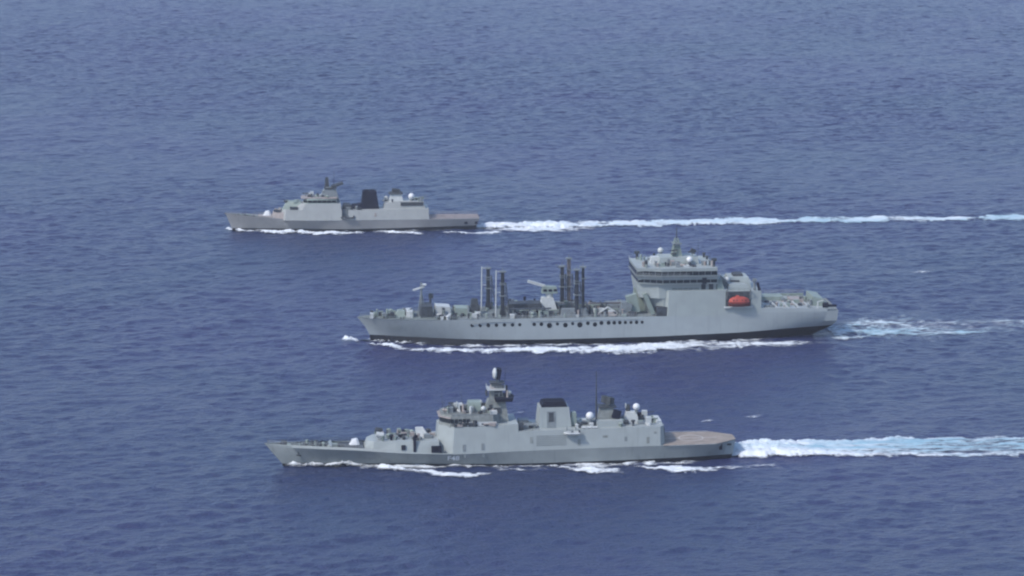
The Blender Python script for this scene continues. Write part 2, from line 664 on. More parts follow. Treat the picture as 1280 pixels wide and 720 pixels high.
def nav_radar(parent, x, y, z, w, mat='dark', rot=0.0, ped=0.9):
    o = MB().tube((x, y, z), (x, y, z + ped), .22, n=8).cbox((x, y, z + ped), (.6, .6, .4)).build('radar_pedestal', M['mid'], parent)
    MB().cbox((x, y, z + ped + .35), (w, .35, .4), rz=rot).build('radar_antenna', M[mat], o)
    return o


def whip(parent, x, y, z, h, lean=(0, 0), r=0.05):
    return MB().tube((x, y, z), (x + lean[0], y + lean[1], z + h), r * 1.6, r, 5).build('whip_antenna', M['dark'], parent)


def director(parent, x, y, z, k=1.0, mat='mid'):
    """fire control director: drum, yoke and round dish"""
    o = MB().tube((x, y, z), (x, y, z + 1.1 * k), .9 * k, .75 * k, 12).cbox((x, y, z + 1.7 * k), (1.2 * k, 1.5 * k, 1.2 * k)).build('fire_control_director', M[mat], parent, True)
    MB().tube((x - .9 * k, y, z + 1.9 * k), (x - .6 * k, y, z + 1.9 * k), 0.95 * k, .8 * k, 14).build('dish', M['light'], o, True)
    return o


def door(parent, x, y, z, w=0.9, h=1.9, mat='dark'):
    return MB().box(x - w / 2, x + w / 2, y - 0.04, y + 0.04, z, z + h).build('side_door', M[mat], parent)


def gun(parent, x, z, k, mat='white', barrel=5.0, name='gun_turret'):
    """faceted cupola with a long barrel pointing at the bow"""
    st = [(x - 2.0 * k, x - 1.2 * k, 1.0 * k, .6 * k, z + .5, z + 1.6 * k), (x - 1.4 * k, x - .9 * k, 1.7 * k, 1.0 * k, z + .5, z + 2.5 * k),
          (x + 1.2 * k, x + .9 * k, 1.9 * k, 1.2 * k, z + .5, z + 2.9 * k), (x + 2.2 * k, x + 1.6 * k, 1.3 * k, .9 * k, z + .5, z + 2.5 * k)]
    o = MB().block(st).build(name, M[mat], parent)
    MB().tube((x, 0, z - .3), (x, 0, z + .5), 2.2 * k, 2.1 * k, 18).build('turret_ring', M['dark'], o, True)
    MB().tube((x - 1.2 * k, 0, z + 1.7 * k), (x - 1.2 * k - barrel, 0, z + 1.95 * k), .2 * k, .13 * k, 8).tube((x - 1.2 * k, 0, z + 1.7 * k), (x - 3.0 * k, 0, z + 1.8 * k), .34 * k, .26 * k, 8).build('barrel', M['mid'], o, True)
    return o


def lattice(mb, x, y, z0, z1, w0, w1, n=5, r=0.12):
    cs = [(-1, -1), (1, -1), (1, 1), (-1, 1)]
    def P(i, j):
        t = j / n
        w = w0 + (w1 - w0) * t
        return Vector((x + cs[i][0] * w / 2, y + cs[i][1] * w / 2, z0 + (z1 - z0) * t))
    for i in range(4):
        mb.tube(P(i, 0), P(i, n), r * 1.3, r, 5)
        for j in range(n):
            mb.tube(P(i, j), P((i + 1) % 4, j + 1), r * .7, n=4)
            mb.tube(P(i, j + 1), P((i + 1) % 4, j + 1), r * .7, n=4)
    return mb


def clutter(parent, x0, x1, y0, y1, z, n, seed, mats, hmax=1.6, zf=None):
    """individual small deck fittings of several kinds scattered over a deck area"""
    rnd = random.Random(seed)
    for i in range(n):
        x, y = rnd.uniform(x0, x1), rnd.uniform(y0, y1)
        zz = zf(x) if zf else z
        m = rnd.choice(mats)
        t = rnd.random()
        if t < .45:
            locker(parent, x, y, zz, (rnd.uniform(.7, 2.2), rnd.uniform(.6, 1.8), rnd.uniform(.5, hmax)), m)
        elif t < .7:
            vent(parent, x, y, zz, rnd.uniform(.22, .45), rnd.uniform(.5, hmax), m)
        elif t < .85:
            MB().tube((x, y, zz), (x, y, zz + rnd.uniform(.8, hmax * 1.3)), rnd.uniform(.3, .6), n=10).build('ventilator_drum', M[m], parent, True)
        else:
            a = rnd.uniform(0, PI)
            MB().tube((x - math.cos(a), y - math.sin(a), zz + .5), (x + math.cos(a), y + math.sin(a), zz + .5), .4, n=10).box(x - .3, x + .3, y - .3, y + .3, zz, zz + .4).build('hose_reel', M[m], parent, True)


def rhib(loc, rz, label, mat='dark', L=6.5):
    b = empty('inflatable_boat', loc, rz, label, 'small boat')
    tb = MB()
    k = 12
    pts = []
    for i in range(k + 1):
        t = i / k
        pts.append((-L / 2 + L * t, 1.1 * min(1, (t * 3.2) ** .6)))
    for s in (-1, 1):
        for p, q in zip(pts[:-1], pts[1:]):
            tb.tube((p[0], s * p[1], .75), (q[0], s * q[1], .75), .3, n=8)
    tb.build('buoyancy_tube', M[mat], b, True)
    MB().block([(-L / 2 + .6, -L / 2 + .3, .05, .3, .1, .7), (-L / 5, -L / 5, .5, 1.0, 0, .65), (L / 2 - .1, L / 2 - .1, .6, 1.0, .05, .65)]).build('hull', M['light'], b)
    MB().box(-.3, .5, -.4, .4, .6, 1.5, tx=.1).build('console', M['mid'], b)
    MB().box(L / 2 - .3, L / 2 + .2, -.35, .35, .3, 1.5, tx=.05).build('outboard_motor', M['black'], b)
    return b


def to_world(root_loc, rz, p, k=1.0):
    c, s_ = math.cos(rz), math.sin(rz)
    p = (p[0] * k, p[1] * k, p[2] * k)
    return (root_loc[0] + p[0] * c - p[1] * s_, root_loc[1] + p[0] * s_ + p[1] * c, p[2])

HAZE_DENSITY = 5.5e-5
hm = bpy.data.materials.new('haze')
hm.use_nodes = True
for n in list(hm.node_tree.nodes):
    hm.node_tree.nodes.remove(n)
ho = hm.node_tree.nodes.new("ShaderNodeOutputMaterial")
hv = hm.node_tree.nodes.new("ShaderNodeVolumePrincipled")
hv.inputs['Color'].default_value = (0.82, 0.85, 1.0, 1)
hv.inputs['Density'].default_value = HAZE_DENSITY
hm.node_tree.links.new(hv.outputs[0], ho.inputs['Volume'])
hz = MB().box(-16200, 16200, -16200, 16200, -10.0, 262).build('haze', hm)
tag(hz, 'thin pale blue sea haze lying over the water and ships', 'haze', kind='stuff')

#SHIPS#
# ================================================================== SHIP 1: frigate in the foreground
P1 = (-2.81, 949.9, 0.0)
A1 = R(5.88)
PX1 = None
fr = empty('frigate', P1, A1, 'nearest grey frigate with square grey funnel, tall radar mast and brown flight deck', 'warship', 'grey naval ships sailing in formation')
zk1 = [(0, 6.5), (.12, 6.0), (.2, 5.7), (.27, 5.0), (.34, 4.65), (.40, 4.45), (.5, 4.9), (.62, 5.2), (.75, 5.5), (1, 5.75)]
H1 = Hull([
    dict(xs=-64, xe=58, hb=[(0, .02), (.2, 2.2), (.5, 4), (.8, 3.5), (1, 2)], z=-4.5),
    dict(xs=-66.5, xe=69, hb=[(0, .05), (.05, .3), (.1, .9), (.25, 3.2), (.4, 5.8), (.55, 7.1), (.75, 7.0), (.9, 6.0), (1, 4.6)], z=-0.8),
    dict(xs=-67.3, xe=70.2, hb=[(0, .06), (.05, .35), (.1, 1.1), (.25, 3.6), (.4, 6.1), (.55, 7.5), (.75, 7.4), (.9, 6.5), (1, 4.4)], z=[(0, .9), (.5, .8), (.8, 1.2), (1, 1.5)]),
    dict(xs=-71.8, xe=71.5, k=2, hb=[(0, .12), (.02, 1.2), (.05, 2.3), (.1, 3.6), (.15, 4.7), (.2, 5.8), (.25, 6.8), (.3, 7.5), (.35, 8.0), (.4, 8.2), (.8, 8.2), (.9, 8.0), (.955, 7.7), (1, 2.6)], z=zk1),
    dict(xs=-72.6, xe=71.5, k=2, hb=[(0, .12), (.02, .9), (.05, 1.9), (.1, 3.1), (.15, 4.15), (.2, 5.2), (.25, 6.3), (.3, 7.2), (.35, 7.8), (.4, 8.05), (.8, 8.05), (.9, 7.9), (.955, 7.6), (1, 2.5)],
         z=[(0, 7.4), (.12, 6.8), (.2, 6.4), (.27, 5.6), (.34, 4.9), (.40, 4.6), (.5, 5.0), (.62, 5.3), (.75, 5.6), (1, 5.85)]),
], n=140)
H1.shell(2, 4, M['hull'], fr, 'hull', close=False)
H1.shell(0, 2, M['boot'], fr, 'boot_top')
H1.deckmesh(3, -71.2, 48.5, M['deck'], fr, 'foredeck', dz=0.06)
fd = H1.deckmesh(3, 48.4, 71.4, M['flight'], fr, 'flight_deck', dz=0.10, inset=-0.25)
zf1 = lambda x: H1.at(3, x)[1]
# flight deck markings
mk = MB()
for a0 in range(24):
    a, b_ = 2 * PI * a0 / 24, 2 * PI * (a0 + 1) / 24
    mk.add([(58 + r * math.cos(t), r * math.sin(t), zf1(58) + .115 + .0) for r, t in ((3.6, a), (3.85, a), (3.85, b_), (3.6, b_))], [(0, 1, 2, 3)])
for x0, x1 in ((50, 66),):
    mk.add([(x0, -.12, zf1(58) + .12), (x1, -.12, zf1(58) + .12), (x1, .12, zf1(58) + .12), (x0, .12, zf1(58) + .12)], [(0, 1, 2, 3)])
for v in range(len(mk.v)):
    x, y, z = mk.v[v]
    mk.v[v] = (x, y, zf1(x) + .125)
mk.build('deck_marking', M['line'], fd)
# folded safety nets along the flight deck edge
for s in (-1, 1):
    nb = MB()
    for i in range(11):
        x = 50 + i * 1.45
        hb, z = H1.at(3, x)
        nb.tube((x, s * (hb + .2), z), (x, s * (hb + 1.0), z + .12), .05, n=4)
    nb.tube((50, s * (H1.at(3, 50)[0] + 1.0), zf1(50) + .12), (64.5, s * (H1.at(3, 64.5)[0] + 1.0), zf1(64) + .12), .06, n=4)
    nb.build('safety_net', M['rail'], fr)
MB().cbox((66.3, -(H1.side(66.3, 4.2) - .02), 4.2), (.9, .3, 1.7)).build('mooring_port', M['black'], fr)
MB().cbox((69.0, -(H1.side(69.0, 4.6)), 4.6), (1.6, .25, .5)).build('stern_fairlead', M['black'], fr)

# superstructure: flush with the hull side, leaning inwards, chamfered front corners
def side_block(h, x0, x1, zt, lean, cham_f=(3.2, 3.0), cham_a=None, slope=0.5, n=8, hbmax=99, level=3):
    st = []
    hb0, z0 = h.at(level, x0)
    if cham_f:
        st.append((x0, x0 + slope, hb0 - cham_f[1], max(.5, hb0 - cham_f[1] - lean * .6), z0 - .15, zt(x0)))
        xa = x0 + cham_f[0]
    else:
        xa = x0
    xb = x1 - (cham_a[0] if cham_a else 0)
    for i in range(n + 1):
        x = xa + (xb - xa) * i / n
        hb, z = h.at(level, x)
        st.append((x, x + (slope if i == 0 and cham_f else 0), hb - .02, hb - lean, z - .15, zt(x)))
    if cham_a:
        hb, z = h.at(level, x1)
        st.append((x1, x1 - .3, hb - cham_a[1], hb - cham_a[1] - lean * .5, z - .15, zt(x1)))
    return MB().block(st)

sup = side_block(H1, -20.6, 4.0, lambda x: 12.6 + max(0, (x + 8)) * .04, 1.0, cham_f=(4.6, 4.2), slope=.6).build('superstructure', M['house'], fr)
sup2 = side_block(H1, 3.9, 49.0, lambda x: 10.9 + (x / 49) * .45, .8, cham_f=None, cham_a=(1.6, 2.2)).build('hangar', M['house'], fr)
MB().box(49.05, 49.12, -5.0, 5.0, 5.8, 10.2).build('hangar_door', M['mid'], sup2)
# recessed shuttered panel below the funnel
pn = MB()
for k in range(6):
    z = 6.6 + k * .55
    pn.cbox((14.0, -(8.18 - (z - 5.2) / 6 * .8) - .02, z), (9.2, .08, .40))
pn.build('shutter_panel', M['hull'], sup2)
for x, z, w, h_ in ((-12.5, 5.3, .9, 2.0), (-6.8, 5.5, .9, 2.0), (36.8, 7.2, .9, 1.3)):
    hb = H1.at(3, x)[0] - (z + h_ / 2 - 5) / 7.5
    MB().cbox((x, -hb + .02, z + h_ / 2), (w, .16, h_), rx=-.13).build('side_door', M['mid'], sup)
# lower hull knuckle doors/scuttles near the mast
for x in (-12.2, -6.6):
    MB().cbox((x, -(H1.side(x, 4.2)) + .02, 4.0), (.7, .12, 1.2), ry=.25).build('scuttle', M['mid'], fr)

for x, z, w, h_ in ((8.0, 7.2, .9, 1.9), (22.5, 6.2, .9, 1.9), (30.5, 8.4, 1.6, .7), (43.6, 6.4, .9, 1.9), (45.8, 9.3, .8, .6)):
    MB().cbox((x, -(8.18 - (z + h_ / 2 - 5.3) / 5.8 * .8) - .01, z + h_ / 2), (w, .12, h_), rx=-.13).build('side_door', M['upper'], sup2)
# bridge tier with its dark windows
zr = 12.6
bst = [(-19.4, -19.0, 3.0, 2.8, zr - .1, 16.2), (-16.6, -16.2, 6.4, 5.9, zr - .1, 16.2), (-3.5, -3.6, 6.5, 6.0, zr - .1, 16.2), (-1.5, -1.8, 4.5, 4.2, zr - .1, 16.0)]
br = MB().block(bst).build('bridge', M['upper'], fr)
gst = [(-19.50, -19.37, 3.04, 3.0, 13.7, 14.9), (-16.66, -16.52, 6.42, 6.3, 13.7, 14.9), (-10.5, -10.5, 6.46, 6.35, 13.7, 14.9)]
for i in range(len(gst) - 1):
    a, b_ = gst[i], gst[i + 1]
    for s in (-1, 1):
        n = 5
        for k in range(n):
            t0, t1 = (k + .08) / n, (k + .92) / n
            L = lambda p, q, t: p + (q - p) * t
            o_ = .05
            MB().add([(L(a[0], b_[0], t0), s * (L(a[2], b_[2], t0) + o_), 13.7), (L(a[0], b_[0], t1), s * (L(a[2], b_[2], t1) + o_), 13.7),
                      (L(a[1], b_[1], t1) - .02, s * (L(a[3], b_[3], t1) + o_), 14.9), (L(a[1], b_[1], t0) - .02, s * (L(a[3], b_[3], t0) + o_), 14.9)], [(0, 1, 2, 3)]).build('bridge_window', M['glass'], br)
for k in range(5):
    y0 = -2.9 + k * 1.18
    MB().add([(-19.53, y0, 13.7), (-19.53, y0 + 1.0, 13.7), (-19.33, y0 + 1.0, 14.9), (-19.33, y0, 14.9)], [(0, 1, 2, 3)]).build('bridge_window', M['glass'], br)
# roof eaves and long light platform on the port side of the roof
MB().box(-11.5, -2.2, -7.0, -4.6, 12.75, 13.1).box(-11.0, -2.6, -6.9, -6.75, 13.1, 14.0).build('side_gallery', M['light'], fr)
MB().prism([(-19.9, -3.4), (-19.9, 3.4), (-16.9, 6.9), (-16.4, 6.9), (-16.4, -6.9), (-16.9, -6.9)], 15.1, 15.35).build('bridge_visor', M['tan'], br)
MB().rail([(-19.8, -3.4, 16.2), (-16.2, -6.3, 16.2), (-4, -6.3, 16.2)]).build('roof_railing', M['dark'], br)
MB().rail([(-16, -7.2, 12.7), (-11, -7.4, 12.75)]).build('side_railing', M['dark'], sup)
# roof equipment
MB().block([(-17.8, -17.4, 1.2, .8, 16.1, 17.3), (-14.6, -14.9, 2.2, 1.5, 16.1, 17.6)]).build('roof_house', M['dark'], br)
director(br, -13.2, -1.5, 16.1, 1.15, 'light')
MB().block([(-11.2, -10.6, 2.4, 1.8, 16.0, 19.0), (-6.6, -6.9, 2.4, 1.9, 16.0, 19.0)]).build('roof_house', M['green'], br)
nav_radar(br, -15.2, 1.5, 16.2, 2.6, ped=1.6)
radome(br, -6.3, -4.2, 17.5, .8, 'light', 1.0)
radome(br, -6.5, 4.2, 17.5, .8, 'light', 1.0)
for x, y, h_ in ((-18, -4.2, 4.5), (-18, 4.4, 4.5), (-12, 5.8, 5), (-9, -5.4, 3)):
    whip(br, x, y, 16.1, h_, (-.3, 0))
clutter(br, -17.5, -3, -5.4, 5.4, 16.1, 46, 5, ['dark', 'black', 'tan', 'green', 'dark', 'mid', 'light'], 2.2)
clutter(fr, -16, -3, -7.0, -6.7, 12.7, 16, 8, ['dark', 'tan', 'black', 'dark'], 1.5)

# main radar mast
ms = MB()
ms.block([(-6.4, -4.6, 3.0, 1.9, 12.8, 19.5), (1.6, .6, 3.0, 1.9, 12.8, 19.5)])
ms.block([(-4.3, -3.6, 1.7, 1.2, 19.4, 24.6), (.2, -.6, 1.7, 1.2, 19.4, 24.6)])
mast = ms.build('radar_mast', M['upper'], fr)
MB().prism([(-2.5, -3.6), (2.6, -3.6), (3.2, 0), (2.6, 3.6), (-2.5, 3.6)], 19.3, 20.4, k=1.1).build('mast_platform', M['black'], mast)
MB().prism([(-4.9, -2.6), (.6, -2.6), (.6, 2.6), (-4.9, 2.6)], 22.6, 22.9).build('mast_platform', M['light'], mast)
MB().prism([(-4.0, -2.0), (.4, -2.0), (.4, 2.0), (-4.0, 2.0)], 24.5, 24.8).build('mast_platform', M['dark'], mast)
MB().rail([(-4.9, 2.6, 22.9), (-4.9, -2.6, 22.9), (.6, -2.6, 22.9), (.6, 2.6, 22.9)], r=.05).build('platform_railing', M['rail'], mast)
MB().block([(-3.9, -3.6, 1.5, 1.0, 22.9, 24.4), (-2.2, -2.4, 1.5, 1.0, 22.9, 24.4)]).build('jammer_box', M['tan'], mast)
clutter(mast, -2, .2, -2.2, 2.2, 22.9, 5, 3, ['dark', 'tan'], 1.1)
MB().cbox((-5.0, 0, 21.4), (.5, 3.2, 1.2)).build('esm_panel', M['dark'], mast)
rp = MB().tube((-1.6, 0, 24.7), (-1.6, 0, 26.0), .5, .4).build('radar_pedestal', M['mid'], mast)
MB().ball((-2.4, -.3, 27.4), .8, 1.6, 1.8, n=16, k=12, zmin=-.97).build('search_radar', M['light'], rp, True)
MB().cbox((-1.3, .1, 27.3), (1.2, 3.2, 3.2), ry=.18).build('radar_back', M['black'], rp)
for s in (-1, 1):
    MB().tube((-1.5, s * 1.5, 21.0), (-1.5, s * 4.6, 21.5), .1, n=5).tube((-1.5, s * 4.6, 21.3), (-1.5, s * 4.6, 22.6), .12, n=5).build('yardarm', M['mid'], mast)
whip(mast, .6, 0, 24.8, 4.6, (.4, 0))
for z_, w_ in ((20.9, .5), (22.0, .42), (23.6, .4)):
    for s in (-1, 1):
        MB().cbox((-1.6, s * (1.65 - (z_ - 19.4) * .09), z_), (2.2, .3, .8)).build('mast_panel', M['dark'], mast)
MB().cbox((-1.9, -2.55, 16.5), (2.0, .4, 1.6), rx=-.15).build('mast_door', M['dark'], mast)
MB().tube((1.2, -2.2, 20.4), (1.2, -2.2, 22.6), .4, .3).build('decoy_antenna', M['tan'], mast)
MB().tube((1.4, 2.2, 20.4), (1.4, 2.2, 23.2), .4, .3).build('decoy_antenna', M['dark'], mast)
radome(mast, 2.0, 0, 21.4, .7, 'light', .5)

# low deck between mast and funnel
zq = 10.95
MB().rail([(4.3, -7.3, zq), (10.3, -7.3, zq)]).build('deck_railing', M['dark'], sup2)
locker(fr, 6.5, 2, zq, (3.0, 3.5, 1.6), 'mid')
MB().box(4.3, 5.6, -6.5, -5.4, zq, zq + 2.3).build('vent_trunk', M['dark'], fr)
MB().tube((6, -4.5, zq + 1.2), (10, -4.5, zq + 1.2), .35, n=8).box(6.4, 6.8, -4.7, -4.3, zq, zq + 1).box(9.2, 9.6, -4.7, -4.3, zq, zq + 1).build('torpedo_tube', M['mid'], fr)
MB().tube((6, -3.5, zq + 1.2), (10, -3.5, zq + 1.2), .35, n=8).box(6.4, 6.8, -3.7, -3.3, zq, zq + 1).box(9.2, 9.6, -3.7, -3.3, zq, zq + 1).build('torpedo_tube', M['mid'], fr)
clutter(fr, 3.5, 9.5, -6, 6, zq, 8, 21, ['dark', 'mid', 'green'], 1.4)
# funnel
fu = MB().block([(10.4, 11.0, 4.4, 3.6, 10.8, 17.2), (20.6, 19.9, 4.4, 3.6, 10.9, 17.2)]).build('funnel', M['house'], fr)
MB().block([(11.5, 11.9, 3.3, 3.1, 17.15, 18.4), (19.4, 19.0, 3.3, 3.1, 17.15, 18.4)]).build('funnel_cap', M['black'], fu)
for yy in (-1.6, 1.6):
    MB().box(12.6, 18.4, yy - .9, yy + .9, 18.35, 18.75).build('exhaust_uptake', M['black'], fu)
def fy(z): return -(4.4 - .8 * (z - 10.85) / 6.35)
MB().cbox((14.4, fy(13.6) + .05, 13.6), (2.7, .3, 4.9), rx=-.125).build('air_intake', M['mid'], fu)
MB().cbox((14.4, fy(14.3) - .08, 14.3), (1.5, .1, 2.9), rx=-.125).build('intake_grille', M['dark'], fu)
MB().box(20.4, 22.4, -3.2, -1.2, 11, 15.4, tx=.3).build('side_trunk', M['green'], fr)
rhib(to_world(P1, A1, (20.2, -8.6, 9.6)), A1, 'small pale boat slung on the side of the nearest frigate just behind its square funnel', 'light', 4.6)
for yy in (-2.6, 2.4):
    MB().tube((20.2 + yy / 2.4 * 1.3, -7.2, 9.0), (20.2 + yy / 2.4 * 1.3, -7.5, 12.0), .12, n=5).tube((20.2 + yy / 2.4 * 1.3, -7.5, 12.0), (20.2 + yy / 2.4 * 1.3, -8.6, 11.6), .1, n=5).build('boat_davit', M['mid'], fr)
# aft equipment
za = 11.1
radome(fr, 26.2, -4.4, za + 3.4, 1.25, 'white', 1.6)
MB().tube((28.5, -1.5, za), (28.5, -1.5, 20.0), .32, .24, 8).tube((28.5, -1.5, 20.0), (28.5, -1.5, 27.8), .2, .12, 6).tube((28.5, -2.6, 22.6), (28.5, -.4, 22.6), .07, n=5).build('pole_mast', M['dark'], fr)
am = MB().block([(29.0, 29.8, 2.6, 1.6, za - .1, 16.4), (35.0, 33.8, 2.6, 1.6, za - .1, 16.4)]).build('aft_radar_tower', M['upper'], fr)
MB().prism([(29.2, -2.2), (34.6, -2.2), (34.6, 2.2), (29.2, 2.2)], 16.35, 16.65).build('mast_platform', M['dark'], am)
MB().cbox((32.2, 0, 18.3), (1.6, 4.6, 2.2), rz=.5, ry=.12).build('search_radar', M['dark'], am)
MB().tube((32.2, 0, 16.6), (32.2, 0, 17.4), .5).build('radar_pedestal', M['mid'], am)
MB().cbox((34.6, -2.6, 14.4), (2.4, 1.2, 2.6), ry=.3).build('jammer_box', M['black'], am)
MB().box(28.0, 36.5, -5.6, -2.7, za - .1, za + 1.9, tx=.3, ty=.2).build('aft_deckhouse', M['house'], fr)
MB().box(36.5, 38.2, -4, 4, za, za + 1.3).build('deck_locker', M['dark'], fr)
MB().block([(37.2, 37.8, 2.0, 1.5, za, 14.6), (41.6, 41.0, 2.0, 1.5, za, 14.6)]).build('director_house', M['light'], fr)
radome(fr, 40.8, -1.8, 16.4, 1.1, 'white', .8)
director(fr, 38.6, 1.0, 14.5, .9, 'dark')
# close-in gun mounts at the hangar corners
for s in (-1, 1):
    g = MB().tube((44.2, s * 4.4, za), (44.2, s * 4.4, za + 1), 1.1, .9, 12).cbox((44.2, s * 4.4, za + 1.8), (1.6, 1.5, 1.7)).build('close_in_gun', M['light'], fr)
    MB().tube((44.9, s * 4.4, za + 1.9), (47.2, s * 4.4, za + 2.3), .14, n=6).build('barrel', M['dark'], g)
clutter(fr, 22, 28.5, -6.3, 6.3, za - .1, 24, 31, ['dark', 'green', 'mid', 'light'], 1.7)
clutter(fr, 35, 47, -6.0, 6.0, za, 30, 32, ['dark', 'green', 'mid', 'black', 'green'], 1.8)
for x in (24, 25.7, 27.4):
    raft(fr, x, -6.9, za - .05, 'light')
MB().rail([(36, -7.2, za), (47.5, -7.2, za + .1)]).build('deck_railing', M['rail'], sup2)
MB().block([(46.6, 46.9, 3.8, 3.6, za, za + 1.2), (48.5, 48.3, 3.8, 3.6, za, za + 1.2)]).build('flight_control_cabin', M['light'], fr)

# foredeck: stepped launcher deckhouse, gun, anchor gear
MB().block([(-42.5, -41.5, 2.5, 2.3, 5.2, 8.0), (-40.0, -39.6, 5.2, 4.6, 4.9, 8.2), (-33, -33, 6.6, 5.6, 4.6, 8.2), (-20.0, -20.0, 7.2, 6.4, 4.3, 8.3)]).build('launcher_deckhouse', M['house'], fr)
g1 = gun(fr, -45.4, 5.9, .78, 'white', 5.0)
zl = 8.2
for i in range(3):
    for s in (-1, 1):
        MB().box(-33.5 + i * 2.6, -31.5 + i * 2.6, s * 1.6 - 1.3, s * 1.6 + 1.3, zl, zl + .35, tx=.1, ty=.1).build('launcher_hatch', M['mid'], fr)
for s in (-1, 1):   # rocket launchers
    r_ = MB().tube((-37.6, s * 3.0, zl), (-37.6, s * 3.0, zl + 1.1), .8, .6, 12).build('rocket_launcher', M['mid'], fr)
    MB().tube((-38.8, s * 3.0, zl + 1.8), (-36.6, s * 3.0, zl + 1.4), .85, n=12).build('launcher_barrels', M['light' if s < 0 else 'dark'], r_)
MB().box(-27.8, -27.0, -6.9, -6.2, 4.6, 9.9).build('ram_post', M['black'], fr)
MB().block([(-26.4, -26.8, 1.2, .5, zl, 11.2), (-22.5, -24.4, 1.8, .7, zl, 11.2)]).build('missile_launcher', M['light'], fr)
MB().tube((-26.6, 0, 10.8), (-23.0, 0, 9.0), .3, n=8).build('launch_rail', M['white'], fr)
MB().cbox((-30.8, -6.2, 6.5), (1.2, 1.0, 1.4), rx=-.1).build('side_hatch', M['black'], fr)
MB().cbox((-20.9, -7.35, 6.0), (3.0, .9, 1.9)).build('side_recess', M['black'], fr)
clutter(fr, -40, -21.5, -5.0, 5.0, zl, 42, 41, ['dark', 'green', 'mid', 'black', 'dark', 'tan'], 1.6)
clutter(fr, -42, -22, 5.2, 6.0, zl, 9, 42, ['dark', 'green'], 1.5)
MB().box(-49.8, -42.4, -4.6, 4.6, 5.7, 6.15, tx=.3, ty=.3).build('gun_base_deck', M['dark'], fr)
clutter(fr, -68, -49, -1.3, 1.3, 0, 26, 43, ['dark', 'dark', 'black', 'green'], 1.7, zf=lambda x: zf1(x) + .05)
for x in (-66.5, -62, -57):
    w = H1.at(3, x)[0]
    for s in (-1, 1):
        bollard(fr, x, s * (w - 1.1), zf1(x) + .06)
capstan(fr, -60, -1.4, zf1(-60))
capstan(fr, -60, 1.4, zf1(-60))
MB().tube((-68, -.4, zf1(-68) + .25), (-59, -1.3, zf1(-59) + .25), .14, n=5).build('anchor_chain', M['black'], fr)
MB().block([(-54.3, -53.6, .2, .2, 6.0, 7.0), (-52.5, -52.5, 4.2, 4.0, 5.9, 7.0), (-52.2, -52.2, 4.2, 4.0, 5.9, 7.0)]).build('breakwater', M['hull'], fr)
whip(fr, -71.5, 0, 7.2, 2.0)
MB().rail([(x, -(H1.at(4, x)[0] - .1), H1.at(4, x)[1]) for x in np.linspace(-71.5, -43, 14)], h=.9).build('bow_railing', M['rail'], fr)
MB().rail([(x, (H1.at(4, x)[0] - .1), H1.at(4, x)[1]) for x in np.linspace(-71.5, -43, 14)], h=.9).build('bow_railing', M['dark'], fr)
an = MB()
for x in (-62.6,):
    y = -H1.side(x, 4.6)
    an.tube((x, y, 5.3), (x + .3, y + .1, 3.8), .13, n=6).cbox((x + .35, y, 3.8), (1.5, .3, .35), ry=.2)
an.build('anchor', M['dark'], fr)
hull_text('F48', H1, -17.6, 2.3, 2.2, fr, M['num'])

# ================================================================== SHIP 2: fleet tanker
S2 = 0.987
P2 = (30.8, 1136.5, 0.0)
A2 = R(5.97)
tk = empty('fleet_tanker', P2, A2, 'long grey tanker', 'supply ship', 'grey naval ships sailing in formation')
tk['label'] = 'long grey supply tanker with tall dark masts and high bridge aft, middle of three ships'
hbw = [(0, .05), (.03, 1.4), (.08, 4.0), (.15, 7.6), (.22, 10.4), (.3, 12.2), (.8, 12.2), (.9, 11.0), (1, 8.5)]
hbd = [(0, .3), (.02, 2.8), (.05, 5.2), (.1, 8.0), (.17, 10.7), (.25, 12.2), (.9, 12.3), (1, 11.6)]
H2 = Hull([
    dict(xs=-82, xe=66, hb=[(0, .05), (.2, 6), (.5, 9), (.8, 7), (1, .6)], z=-8),
    dict(xs=-83.2, xe=79, hb=[(0, .05), (.08, 5.4), (.2, 10.6), (.3, 12.1), (.75, 12.0), (.9, 8.0), (1, 2.5)], z=-.6),
    dict(xs=-83.6, xe=86.2, hb=hbw, z=[(0, 2.6), (.1, 2.3), (.4, 1.9), (.6, 2.1), (.8, 3.0), (.9, 3.9), (1, 4.3)]),  # boot-top line; raised aft so black also paints in the undercut stern's shade
    dict(xs=-85.2, xe=87.2, hb=[(0, .1), (.05, 4.0), (.1, 6.9), (.17, 10.0), (.25, 12.0), (.3, 12.3), (.9, 12.2), (1, 11.2)], z=[(0, 5.6), (1, 6.5)]),
    dict(xs=-88.2, xe=87.6, hb=hbd, z=[(0, 9.3), (.1, 9.4), (.3, 9.9), (.5, 9.8), (.65, 9.6), (.85, 10.2), (1, 10.4)]),
])
H2.shell(2, 4, M['tanker_hull'], tk, 'hull', close=False)
H2.shell(0, 2, M['boot'], tk, 'boot_top')  # black boot paint forward, aft it includes the stern's painted shade
H2.deckmesh(4, -87.4, 87.2, M['deck'], tk, 'main_deck', dz=-.12)
zf2 = lambda x: H2.at(4, x)[1] - .1
MB().ball((-86.0, 0, -1.2), 4.5, 1.8, 1.9, n=14, k=8, zmin=-.9).build('bulbous_bow', M['boot'], tk, True)
